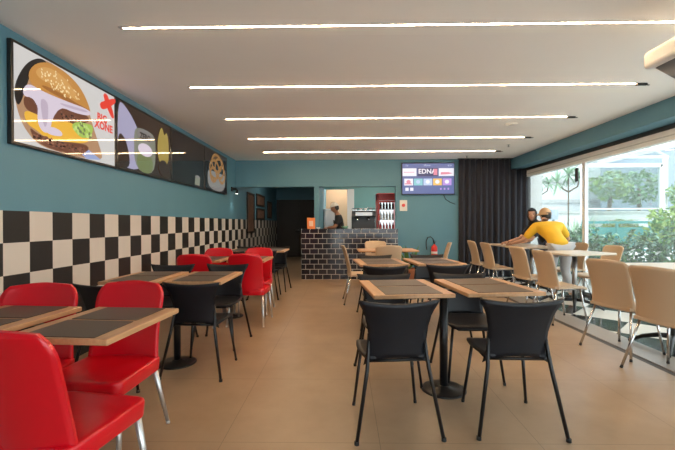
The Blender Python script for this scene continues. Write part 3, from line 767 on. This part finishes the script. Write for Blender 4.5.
# plant before the far wall
t = thing('potted_plant', 'small leafy green plant in a pot near the tiled counter', 'plant', (1.33, 7.95, 0)); t.scale = (1.35, 1.35, 1.3)
o = MB(); o.lathe([(.09, 0), (.12, .22), (.13, .25), (.115, .25), (.10, .21), (.02, .20)], 'terracotta'); o.build('pot', t)
o = MB()
def blade(o, base, tip, w, m, sag=.05):
    base, tip = V(base), V(tip); d = tip-base; sd = d.cross(V((0, 0, 1)))
    sd = (sd.normalized() if sd.length > 1e-6 else V((1, 0, 0)))*w
    pts = []
    for k, ww in ((0, .4), (.35, 1), (.7, .75), (1, .05)):
        c = base+d*k-V((0, 0, sag*k*k)); pts.append((c-sd*ww, c+sd*ww))
    prev = None
    for a, b_ in pts:
        v = (o.bm.verts.new(a), o.bm.verts.new(b_))
        if prev: o.face([prev[0], prev[1], v[1], v[0]], m, True)
        prev = v
for k in range(26):
    a = random.uniform(0, 2*PI); r = random.uniform(.08, .22)
    blade(o, (0, 0, .22), (r*math.cos(a), r*math.sin(a), random.uniform(.42, .68)), .028, 'leaf_mid')
o.build('foliage', t, recalc=False)

# ------------------------------------------------------------------ people
def skin_mesh(chains):
    """chains: lists of (point, radius); each chain or tree grown by a skin modifier. A tree is (verts, edges)."""
    me = bpy.data.meshes.new('sk'); vs, es, rs, roots = [], [], [], []
    for verts, edges in chains:
        b0 = len(vs); roots.append(b0)
        vs += [tuple(p) for p, r in verts]; rs += [r for p, r in verts]; es += [(a+b0, c+b0) for a, c in edges]
    me.from_pydata(vs, es, [])
    o = bpy.data.objects.new('sk', me); COL.objects.link(o)
    md = o.modifiers.new('s', 'SKIN'); md.use_smooth_shade = True
    for i, r in enumerate(rs):
        d = me.skin_vertices[0].data[i]; rr = r if isinstance(r, tuple) else (r, r); d.radius = rr; d.use_root = i in roots
    sb = o.modifiers.new('u', 'SUBSURF'); sb.levels = 2; sb.render_levels = 2
    dg = bpy.context.evaluated_depsgraph_get(); out = bpy.data.meshes.new_from_object(o.evaluated_get(dg))
    bpy.data.objects.remove(o); return out
def chain(*pr): return (list(pr), [(i, i+1) for i in range(len(pr)-1)])
def hand(w, d, n, side, curl=.35):
    """wrist, direction of the fingers, palm normal (down side)"""
    d = V(d).normalized(); n = V(n); n = (n-d*n.dot(d)).normalized(); s = d.cross(n)*side
    w = V(w); out = [chain((w, .024), (w+d*.05, (.034, .018)), (w+d*.085, (.038, .015)))]
    for k, (off, ln) in enumerate(((-.028, .068), (-.010, .076), (.010, .071), (.027, .056))):
        p = w+d*.07+s*off; pts = [(p, .009)]; a = .1
        q = w+d*.092+s*off*1.15; pts.append((q, .009))
        for j in range(3):
            a += curl; q = q+(d*math.cos(a)+n*math.sin(a))*ln*(.42, .32, .26)[j]; pts.append((q, (.0085, .008, .0065)[j]))
        out.append(chain(*pts))
    p = w+d*.03-s*.02; q = w+d*.05-s*.045+n*.006; r_ = q+(d*.8-s*.45+n*.3).normalized()*.035; z = r_+(d*.95-s*.1+n*.3).normalized()*.028
    out.append(chain((p, .012), (q, .011), (r_, .010), (z, .008)))
    return out
def head_into(mb, c, fw, up, skin, r=1.0):
    fw = V(fw).normalized(); up = V(up); up = (up-fw*up.dot(fw)).normalized(); rt = fw.cross(up)
    Rm = Matrix((rt, fw, up)).transposed(); c = V(c); n = 20; lps = []
    for j in range(1, 14):
        t = PI*j/14; z = -math.cos(t); lp = []
        for k in range(n):
            a = 2*PI*k/n; x = math.sin(t)*math.cos(a)*.076; y = math.sin(t)*math.sin(a)*.095; zz = z*.118
            if z < -.1: x *= 1+.28*(z+.1); y *= 1+.10*(z+.1)
            if y > 0 and z < -.5: y += .012*(-z-.5)
            f = math.exp(-(x/.011)**2) if y > 0 else 0
            y += f*.020*math.exp(-((zz+.018)/.022)**2)+f*.008*math.exp(-((zz-.008)/.02)**2)
            if y > .03: y -= .008*math.exp(-((abs(x)-.032)/.014)**2-((zz-.008)/.013)**2)
            lp.append(c+Rm @ V((x*r, y*r, zz*r)))
        lps.append(lp)
    mb.loops(lps, skin)
    for s in (-1, 1):
        mb.sphere(c+Rm @ V((s*.031*r, .079*r, .008*r)), .0105*r, 'eye_dark', 8, (1.2, .6, .7), Rm)
        mb.sphere(c+Rm @ V((s*.031*r, .086*r, .028*r)), .014*r, 'hair_black', 8, (1.3, .35, .25), Rm)
        mb.sphere(c+Rm @ V((s*.077*r, -.005*r, -.005*r)), .026*r, skin, 10, (.3, .7, 1.1), Rm)
    mb.sphere(c+Rm @ V((0, .089*r, -.052*r)), .022*r, 'lip', 10, (1, .35, .38), Rm)
    return Rm, c
def shell_head(mb, c, Rm, m, scale, test, n=28, nj=20, fn=None):
    """cap / hair / scarf: part of a scaled head ellipsoid where test(unit x, y, z) holds"""
    rows = []
    for j in range(nj+1):
        t = PI*(.02+.96*j/nj); rows.append([(math.sin(t)*math.cos(2*PI*k/n), math.sin(t)*math.sin(2*PI*k/n), math.cos(t)) for k in range(n)])
    cache = {}
    def vt(j, k, s):
        k %= n
        if (j, k, s) not in cache:
            x, y, z = rows[j][k]; e = s
            cache[(j, k, s)] = mb.bm.verts.new(V(c)+Rm @ V((x*(.076*scale[0]+e), y*(.095*scale[1]+e), z*(.118*scale[2]+e))))
        return cache[(j, k, s)]
    inc = [[test(*[sum(rows[jj][kk % n][i] for jj in (j, j+1) for kk in (k, k+1))/4 for i in range(3)]) for k in range(n)] for j in range(nj)]
    for j in range(nj):
        for k in range(n):
            if not inc[j][k]: continue
            mb.face([vt(j, k, .006), vt(j+1, k, .006), vt(j+1, k+1, .006), vt(j, k+1, .006)], m, True)
            mb.face([vt(j, k, 0), vt(j, k+1, 0), vt(j+1, k+1, 0), vt(j+1, k, 0)], m, True)
            for (dj, dk, a, b_) in ((-1, 0, (j, k), (j, k+1)), (1, 0, (j+1, k), (j+1, k+1)), (0, -1, (j, k), (j+1, k)), (0, 1, (j, k+1), (j+1, k+1))):
                jj, kk = j+dj, (k+dk) % n
                if not (0 <= jj < nj) or not inc[jj][kk]:
                    mb.face([vt(*a, .006), vt(*b_, .006), vt(*b_, 0), vt(*a, 0)], m)
def person(name, label, J, hands, hfw, skin, shirt, trousers, sleeve_to=.9, hup=(0, 0, 1), coverall=1.0):
    """J: joints in world space. Returns the thing (Empty) at the feet and the head frame."""
    t = thing(name, label, 'person', (J['pelvis'][0], J['pelvis'][1], 0))
    off = V(t.location)
    P = {k: V(v)-off for k, v in J.items()}
    sh = (P['shL']+P['shR'])/2
    spine1 = P['pelvis'].lerp(sh, .35); spine2 = P['pelvis'].lerp(sh, .75)
    keys = ['pelvis', 's1', 's2', 'sh', 'neck', 'headb']
    pos = [P['pelvis'], spine1, spine2, sh, P['neck'], P['neck'].lerp(P['head'], .6)]
    rad = [(.135, .115), (.125, .105), (.145, .115), (.11, .085), .055, .055]
    verts = list(zip(pos, rad)); edges = [(0, 1), (1, 2), (2, 3), (3, 4), (4, 5)]
    for s in 'LR':
        b0 = len(verts)
        verts += [(P['sh'+s], .062), (P['el'+s], .043), (P['el'+s].lerp(P['wr'+s], .4), .041), (P['wr'+s], .027)]; edges += [(3, b0), (b0, b0+1), (b0+1, b0+2), (b0+2, b0+3)]
        b0 = len(verts)
        verts += [(P['hip'+s], .095), (P['kn'+s], .058), (P['kn'+s].lerp(P['an'+s], .35), .056), (P['an'+s], .038)]; edges += [(0, b0), (b0, b0+1), (b0+1, b0+2), (b0+2, b0+3)]
    parts = [(verts, edges)]
    for s, (d, n) in hands.items(): parts += hand(P['wr'+s], d, n, 1 if s == 'L' else -1)
    mb = MB(); mb.mesh(skin_mesh(parts), Matrix.Identity(4), skin)
    Rm, c = head_into(mb, P['head'], hfw, hup, skin)
    mb.build('body', t)
    g = 1.13
    def up(r, k=g): return tuple(x*k for x in r) if isinstance(r, tuple) else r*k
    sv = [(P['pelvis']-(sh-P['pelvis']).normalized()*.07, (.172, .148)), (P['pelvis']+(sh-P['pelvis'])*.12, (.165, .14)), (spine1, up(rad[1])), (spine2, up(rad[2])), (sh, up(rad[3], 1.3)), (sh.lerp(P['neck'], .45), .075)]; se = [(0, 1), (1, 2), (2, 3), (3, 4), (4, 5)]
    for s in 'LR':
        b0 = len(sv); e = P['sh'+s].lerp(P['el'+s], min(1, sleeve_to)); sv += [(P['sh'+s], .090), (e, .068 if sleeve_to < 1 else .056)]; se += [(4, b0), (b0, b0+1)]
        if sleeve_to > 1: sv.append((P['el'+s].lerp(P['wr'+s], .9), .040)); se.append((b0+1, b0+2))
    mb = MB(); mb.mesh(skin_mesh([(sv, se)]), Matrix.Identity(4), shirt); mb.build('shirt', t)
    tv = [(P['pelvis'], (.148, .125))]; te = []
    for s in 'LR':
        b0 = len(tv); tv += [(P['hip'+s], .108), (P['kn'+s], .074), (P['an'+s]+V((0, 0, .03)), .056)]; te += [(0, b0), (b0, b0+1), (b0+1, b0+2)]
    mb = MB(); mb.mesh(skin_mesh([(tv, te)]), Matrix.Identity(4), trousers); mb.build('trousers', t)
    tf = V(J.get('toe', hfw)); tf.z = 0; tf.normalize()
    for s in 'LR':
        mb = MB(); a = P['an'+s]; a0 = V((a.x, a.y, .035)); mb.mesh(skin_mesh([chain((a0-tf*.05+V((0, 0, .005)), (.042, .034)), (a0+tf*.05, (.045, .033)), (a0+tf*.16, (.042, .026)))]), Matrix.Identity(4), 'shoe'); mb.build('shoe', t)
    return t, Rm, c, P
# man in yellow, leaning over the far window table, back to us
J = dict(pelvis=(3.52, 6.38, .86), hipL=(3.44, 6.40, .82), hipR=(3.64, 6.40, .82), knL=(3.41, 6.44, .46), knR=(3.65, 6.46, .46), anL=(3.40, 6.30, .07), anR=(3.67, 6.30, .07),
         shL=(3.36, 6.86, 1.17), shR=(3.78, 6.84, 1.18), neck=(3.575, 6.98, 1.28), head=(3.625, 7.04, 1.385),
         elL=(3.18, 6.94, .93), wrL=(3.10, 7.20, .868), elR=(3.97, 6.92, .95), wrR=(3.84, 7.16, .868), toe=(0, 1, 0))
t, Rm, c, P = person('person', 'man in a yellow shirt and beige cap leaning over a table, back to us', J, {'L': ((-.25, 1, -.1), (0, 0, -1)), 'R': ((-.8, .6, -.1), (0, 0, -1))},
                     (-.35, .9, -.1), 'skin', 'yellow_cloth', 'grey_cloth', .85)
mb = MB(); shell_head(mb, c, Rm, 'hair_black', (1.06, 1.06, 1.04), lambda x, y, z: y < .25 and -.55 < z < .5 and not (y > -.1 and z < -.1)); mb.build('hair', t)
mb = MB(); shell_head(mb, c, Rm, 'cap_beige', (1.13, 1.12, 1.12), lambda x, y, z: z > -.02 and not (y < -.72 and z < .22 and abs(x) < .5))
mb.loops([[c+Rm @ V((math.cos(a)*(.075), .09+math.sin(a)*r2, .03+zz)) for a in [PI*k/12 for k in range(13)]] for r2, zz in ((.0, .0), (.09, -.012), (.085, -.016), (0, -.006))], 'cap_beige', False, False, closed=False)
q = mb.build('cap', t)
mb = MB(); mb.tube([c+Rm @ V((.086*math.sin(a), -.107*math.cos(a), .028)) for a in [-.75+.15*k for k in range(11)]], .008, 'black_cloth', 6); mb.build('cap_strap', q)
# woman with dark headscarf at the far table
J = dict(pelvis=(4.00, 7.62, .88), hipL=(4.00, 7.52, .84), hipR=(4.00, 7.72, .84), knL=(3.93, 7.50, .46), knR=(3.95, 7.74, .46), anL=(4.03, 7.48, .07), anR=(4.03, 7.76, .07),
         shL=(3.74, 7.42, 1.20), shR=(3.80, 7.78, 1.22), neck=(3.67, 7.57, 1.29), head=(3.625, 7.53, 1.40),
         elL=(3.52, 7.36, .93), wrL=(3.30, 7.42, .872), elR=(3.48, 7.72, .93), wrR=(3.22, 7.66, .872), toe=(-1, 0, 0))
t, Rm, c, P = person('person', 'smiling woman in a dark headscarf and black top leaning on the far window table', J, {'L': ((-1, .1, -.1), (0, 0, -1)), 'R': ((-1, -.1, -.1), (0, 0, -1))},
                     (-.45, -.85, -.05), 'skin', 'black_cloth', 'denim', .85)
mb = MB(); shell_head(mb, c, Rm, 'black_cloth', (1.16, 1.14, 1.12), lambda x, y, z: not (y > .42 and z < .62 and abs(x) < .75)); 
nk = P['neck']; mb.mesh(skin_mesh([chain((c-V((0, 0, .09))-Rm @ V((0, .03, 0)), (.085, .08)), (nk-V((0, 0, .02)), (.10, .085)), (nk+V((.02, .02, -.10)), (.13, .10)))]), Matrix.Identity(4), 'black_cloth')
mb.build('headscarf', t)
# worker behind the counter
J = dict(pelvis=(-.06, 9.42, .95), hipL=(-.06, 9.52, .90), hipR=(-.06, 9.32, .90), knL=(-.08, 9.53, .50), knR=(-.08, 9.31, .50), anL=(-.04, 9.54, .07), anR=(-.04, 9.30, .07),
         shL=(-.14, 9.60, 1.40), shR=(-.12, 9.24, 1.38), neck=(-.17, 9.42, 1.49), head=(-.22, 9.41, 1.62),
         elL=(-.24, 9.62, 1.16), wrL=(-.42, 9.50, 1.10), elR=(-.20, 9.17, 1.16), wrR=(-.40, 9.20, 1.14), toe=(-1, 0, 0))
t, Rm, c, P = person('person', 'worker in black with a white cap standing behind the tiled counter', J, {'L': ((-1, -.1, -.2), (0, 0, -1)), 'R': ((-1, 0, -.2), (0, 0, -1))},
                     (-.92, -.30, -.25), 'skin_dark', 'black_cloth', 'black_cloth', .8)
mb = MB(); shell_head(mb, c, Rm, 'hair_black', (1.05, 1.05, 1.03), lambda x, y, z: y < .2 and -.5 < z < .5 and not (y > -.1 and z < -.1)); mb.build('hair', t)
mb = MB(); shell_head(mb, c, Rm, 'cap_white', (1.14, 1.13, 1.18), lambda x, y, z: z > .30); mb.build('cap', t)

# ------------------------------------------------------------------ outside
f = MB(); f.b2((WX+.05, -6, -.14), (30, 30, -.04), 'paving'); f.b2((-14, -16, -.14), (WX+.05, FY-.16, -.04), 'paving'); f.build('ground', kind='structure')
f = MB(); f.b2((4.26, BY-.05, -.04), (4.54, BY+.6, 2.9), 'outside_block')
for z in (.6, 1.2, 1.8, 2.4): f.b2((4.255, BY-.055, z), (4.545, BY+.605, z+.012), 'frame_grey')
f.build('wall_outside', kind='structure')
def leafy(o, n, fn, size, mats_, flowers=0):
    for k in range(n):
        p, nrm = fn(); d = V((random.gauss(0, 1), random.gauss(0, 1), random.gauss(.3, .8))).normalized(); d = (d+nrm*.6).normalized()
        s = size*random.uniform(.6, 1.3); a = d.orthogonal().normalized(); a.rotate(Matrix.Rotation(random.uniform(0, 2*PI), 3, d)); b_ = d.cross(a)
        mm = 'flower_white' if random.random() < flowers else random.choice(mats_)
        vs = [o.bm.verts.new(p+q) for q in (-a*s, b_*s*.42-a*.1*s, a*s+d*s*.15, -b_*s*.42-a*.1*s)]
        o.face(vs, mm)
def ball(rx, ry, rz, cz):
    def g():
        d = V((random.gauss(0, 1), random.gauss(0, 1), random.gauss(0, 1))).normalized(); k = random.uniform(.55, 1)**.6
        w = 1+.18*math.sin(d.x*7+d.z*5)*math.cos(d.y*6)
        return V((d.x*rx*k*w, d.y*ry*k*w, cz+d.z*rz*k*w)), d
    return g
def shrub_proto(rx, ry, rz, cz, n, size, mats_, fl=0., name='hedge_shrub'):
    t = thing(name, '', 'shrub')
    o = MB(); leafy(o, n, ball(rx, ry, rz, cz), size, mats_, fl); o.build('foliage', t, recalc=False)
    o = MB()
    for k in range(4):
        a = k*PI/2+.4; o.tube([(0, 0, -.04), (rx*.3*math.cos(a), ry*.3*math.sin(a), cz*.6), (rx*.6*math.cos(a), ry*.6*math.sin(a), cz*1.2)], [.02, .015, .006], 'bark', 6)
    o.build('stem', t); return t
HS = shrub_proto(.44, .40, .62, .55, 1500, .055, ['leaf_dark', 'leaf_dark', 'leaf_mid', 'leaf_blue'], .02)
hl = ['hedge shrub beside the grey block pillar', 'second hedge shrub from the grey block pillar', 'third hedge shrub from the grey block pillar', 'fourth hedge shrub from the grey block pillar', 'fifth hedge shrub from the grey block pillar', 'sixth hedge shrub from the grey block pillar, nearest the camera']
for k in range(6):
    o = place(HS, (5.40+.06*(k % 2), 9.75-.86*k, 0), k*1.1, 'dark green '+hl[k], 'hedge shrubs outside the window'); o.scale = (1, 1, .93+.07*math.sin(k*2.1))
BS = shrub_proto(.95, .9, .62, 1.15, 1600, .085, ['leaf_pale', 'leaf_pale', 'leaf_mid'], 0, 'round_bush')
place(BS, (7.85, 8.7, 0), 0, 'pale yellow-green round bush beyond the hedge', 'round bushes outside')
place(BS, (8.6, 12.2, 0), 1.2, 'pale round bush farther back beside the white frame', 'round bushes outside').scale = (.7, .7, .75)
# spiky plants near the pillar
def agave(x, y, label, h=1.3, n=26, spread=.6):
    t = thing('spiky_plant', label, 'plant', (x, y, 0), random.random()*6, 'spiky plants outside')
    o = MB()
    for k in range(n):
        a = random.uniform(0, 2*PI); r = random.uniform(.15, 1)*spread
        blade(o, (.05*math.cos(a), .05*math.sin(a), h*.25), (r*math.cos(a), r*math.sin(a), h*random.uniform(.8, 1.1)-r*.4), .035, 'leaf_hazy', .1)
    o.build('foliage', t, recalc=False)
    o = MB(); o.tube([(0, 0, -.04), (0, 0, h*.3)], .06, 'bark', 8); o.build('stem', t)
agave(5.75, 9.85, 'spiky long-leaved plant behind the hedge, near the block pillar', 1.45, 34, .6)
agave(6.4, 10.6, 'spiky long-leaved plant behind the hedge, near the white post', 1.6, 34, .7)
def tree(x, y, h, r, mt, label, n=900, sz=.16, name='tree'):
    t = thing(name, label, 'tree', (x, y, 0), random.random()*6, 'trees outside')
    o = MB(); leafy(o, n, ball(r, r, r*.85, h), sz, mt); o.build('crown', t, recalc=False)
    o = MB(); o.tube([(0, 0, -.04), (.05, .03, h*.5), (0, 0, h)], [.10, .08, .05], 'bark', 8); o.build('trunk', t)
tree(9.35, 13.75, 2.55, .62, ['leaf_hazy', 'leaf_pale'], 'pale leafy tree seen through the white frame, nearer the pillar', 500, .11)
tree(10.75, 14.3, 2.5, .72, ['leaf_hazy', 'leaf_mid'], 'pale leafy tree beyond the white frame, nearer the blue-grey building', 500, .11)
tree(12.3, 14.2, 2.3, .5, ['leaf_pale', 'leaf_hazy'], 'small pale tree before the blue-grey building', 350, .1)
def yucca(x, y, h, label):
    t = thing('yucca_tree', label, 'tree', (x, y, 0), 0, 'yucca trees outside')
    o = MB()
    for (bx, bz) in ((-.35, h-.25), (.0, h), (.35, h-.1)):
        for k in range(40):
            d = V((random.gauss(0, 1), random.gauss(0, 1), random.gauss(.5, .8))).normalized()*random.uniform(.35, .5)
            blade(o, (bx, 0, bz), (bx+d.x, d.y, bz+d.z), .03, 'leaf_hazy', .06)
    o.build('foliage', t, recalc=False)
    o = MB(); o.tube([(0, 0, -.04), (0, 0, h*.5), (0, 0, h)], .022, 'bark', 8)
    for bx, bz in ((-.35, h-.25), (.35, h-.1)): o.tube([(0, 0, h*.8), (bx*.8, 0, h*.86), (bx, 0, bz)], .025, 'bark', 8)
    o.build('trunk', t)
yucca(7.0, 12.2, 2.75, 'yucca with three leaf heads against the white building, nearer the pillar')
yucca(8.3, 16.5, 3.0, 'yucca with three leaf heads against the white building, behind')
# turquoise railing
t = thing('railing', 'turquoise metal railing behind the hedge', 'railing', (7.1, 10.2, 0))
o = MB(); o.b2((-.9, -.02, 1.22), (2.6, .02, 1.28), 'teal_metal'); o.b2((-.9, -.015, .5), (2.6, .015, .55), 'teal_metal'); o.build('rail', t)
o = MB(); o.b2((-.9, -.008, .6), (2.6, .008, 1.12), 'teal_metal'); o.build('panel', t)
for x in (-.88, .0, .86, 1.74, 2.58):
    o = MB(); o.b2((x-.025, -.025, -.04), (x+.025, .025, 1.22), 'teal_metal'); o.build('post', t)
# white framed glass screen and sloping glass canopy
t = thing('garden_screen', 'white framed glass screen standing beyond the hedge', 'screen', (7.8, 11.2, 0))
o = MB()
for x in (-.95, 1.25): o.b2((x-.06, -.05, -.04), (x+.06, .05, 2.9), 'white_metal')
o.b2((-.95, -.05, 2.82), (1.25, .05, 2.92), 'white_metal'); o.b2((-.95, -.04, 1.62), (1.25, .04, 1.655), 'white_metal'); o.b2((-.95, -.04, .5), (1.25, .04, .58), 'white_metal'); o.build('frame', t)
o = MB(); o.b2((-.89, -.005, .58), (1.19, .005, 2.82), 'window_glass'); o.build('glass', t)
t = thing('glass_canopy', 'sloping white glass canopy roof over the terrace outside', 'canopy', (8.0, 15.5, 3.9))
o = MB()
for k in range(8):
    x = -4.2+k*1.2; o.tube([(x, -.7, -.2), (x+1.0, 4.5, 2.4)], .05, 'white_metal', 6)
for (y, z) in ((-.7, -.2), (1.9, 1.1), (4.5, 2.4)): o.tube([(-4.2+(y+.7)/5.2, y, z), (4.2+(y+.7)/5.2, y, z)], .05, 'white_metal', 6)
o.build('rafters', t)
o = MB(); vs = [o.bm.verts.new(p_) for p_ in ((-4.2, -.7, -.14), (4.2, -.7, -.14), (5.2, 4.5, 2.46), (-3.2, 4.5, 2.46))]; o.face(vs, 'window_glass'); o.build('glass', t)
for x in (-4.1, 4.1):
    o = MB(); o.b2((x-.06, -.76, -3.94), (x+.06, -.64, -.2), 'white_metal'); o.build('post', t)
# buildings
t = thing('white_building', 'long white building with horizontal bands beyond the garden', 'building', (9, 21, 0))
o = MB(); o.b2((-9, 0, -.04), (12, 4, 5.2), 'outside_white'); o.build('wall', t)
o = MB()
for z in (1.2, 2.3, 3.4, 4.5): o.b2((-9, -.12, z), (12, 0, z+.18), 'outside_block')
o.build('ledge', t)
t = thing('blue_building', 'blue-grey building wall at the far right of the garden', 'building', (16.5, 15.0, 0))
o = MB(); o.b2((-3.4, 0, -.04), (5, 5, 4.2), 'outside_blue'); o.build('wall', t)
o = MB(); o.b2((-3.5, -.1, 4.2), (5.1, 5.1, 4.35), 'outside_white'); o.build('roof', t)
t = thing('garden_wall', 'low pale garden wall behind the turquoise railing', 'wall', (10.5, 13.0, 0))
o = MB(); o.b2((-4, 0, -.04), (6, .2, 1.55), 'outside_white'); o.build('masonry', t)
o = MB(); o.b2((-4.05, -.04, 1.55), (6.05, .24, 1.63), 'outside_block'); o.build('coping', t)
t = thing('garden_lamp', 'dark box lamp on a thin post outside the window', 'lamp', (5.55, 10.35, 0))
o = MB(); o.tube([(0, 0, -.04), (0, 0, 1.35)], .03, 'frame_grey', 8); o.build('post', t)
o = MB(); o.box((0, 0, 1.46), (.18, .14, .26), 'outside_blue', .01); o.build('lamp_head', t)

# ------------------------------------------------------------------ light, camera, view
w = bpy.data.worlds.new('World'); S.world = w; w.use_nodes = True
nt = w.node_tree; bg = nt.nodes['Background']
sky = nt.nodes.new('ShaderNodeTexSky'); sky.sky_type = 'NISHITA'; sky.sun_disc = False; sky.sun_elevation = R(55); sky.sun_rotation = R(120); sky.air_density = 1.2; sky.dust_density = 4
mx = nt.nodes.new('ShaderNodeMix'); mx.data_type = 'RGBA'; mx.inputs[0].default_value = .75; mx.inputs[7].default_value = (1.0, 1.05, 1.1, 1)
sc = nt.nodes.new('ShaderNodeVectorMath'); sc.operation = 'SCALE'; sc.inputs[3].default_value = .12
nt.links.new(sky.outputs[0], sc.inputs[0]); nt.links.new(sc.outputs[0], mx.inputs[6]); nt.links.new(mx.outputs[2], bg.inputs[0]); bg.inputs[1].default_value = 3.1
def area(name, loc, rot, sx, sy, power, c):
    l = bpy.data.lights.new(name, 'AREA'); l.shape = 'RECTANGLE'; l.size = sx; l.size_y = sy; l.energy = power; l.color = c
    o = bpy.data.objects.new(name, l); COL.objects.link(o); o.location = loc; o.rotation_euler = rot; return o
area('kitchen_ceiling_lamp', (.9, 10.2, 2.70), (0, 0, 0), 1.2, .2, 16, (1, .9, .75))
area('corridor_fill_light', (-1.6, 11.2, 2.70), (0, 0, 0), .3, .3, 7, (1, .85, .68))  # unseen light added to brighten the corridor
area('store_ceiling_lamp', (-.1, 12.0, 2.70), (0, 0, 0), .5, .3, 12, (1, .8, .6))
sun = bpy.data.lights.new('sun', 'SUN'); sun.energy = 1.4; sun.angle = R(20); sun.color = (1, .97, .92)
o = bpy.data.objects.new('sun', sun); COL.objects.link(o); o.rotation_euler = (R(38), R(18), 0)
sp = bpy.data.lights.new('wall_spot', 'SPOT'); sp.energy = 3; sp.spot_size = R(70); sp.color = (1, .95, .85); sp.shadow_soft_size = .02
o = bpy.data.objects.new('wall_spot', sp); COL.objects.link(o); o.location = (LX+.12, 8.62, 1.90)

cam = bpy.data.cameras.new('camera'); co = bpy.data.objects.new('camera', cam); COL.objects.link(co)
cam.sensor_width = 36; cam.lens = 387.4/675*36; cam.clip_start = .05; cam.clip_end = 200
yaw, pitch, roll = -.0166, -.0045, -.0032
fw = V((math.sin(yaw)*math.cos(pitch), math.cos(yaw)*math.cos(pitch), math.sin(pitch)))
r0 = V((math.cos(yaw), -math.sin(yaw), 0)); u0 = r0.cross(fw)
rr = r0*math.cos(roll)+u0*math.sin(roll); uu = -r0*math.sin(roll)+u0*math.cos(roll)
co.matrix_world = Matrix(((rr.x, uu.x, -fw.x, 0), (rr.y, uu.y, -fw.y, 0), (rr.z, uu.z, -fw.z, 1.25), (0, 0, 0, 1)))
S.camera = co
S.view_settings.view_transform = 'Standard'; S.view_settings.look = 'None'; S.view_settings.gamma = 1; S.view_settings.exposure = 0.74; S.view_settings.use_curve_mapping = False
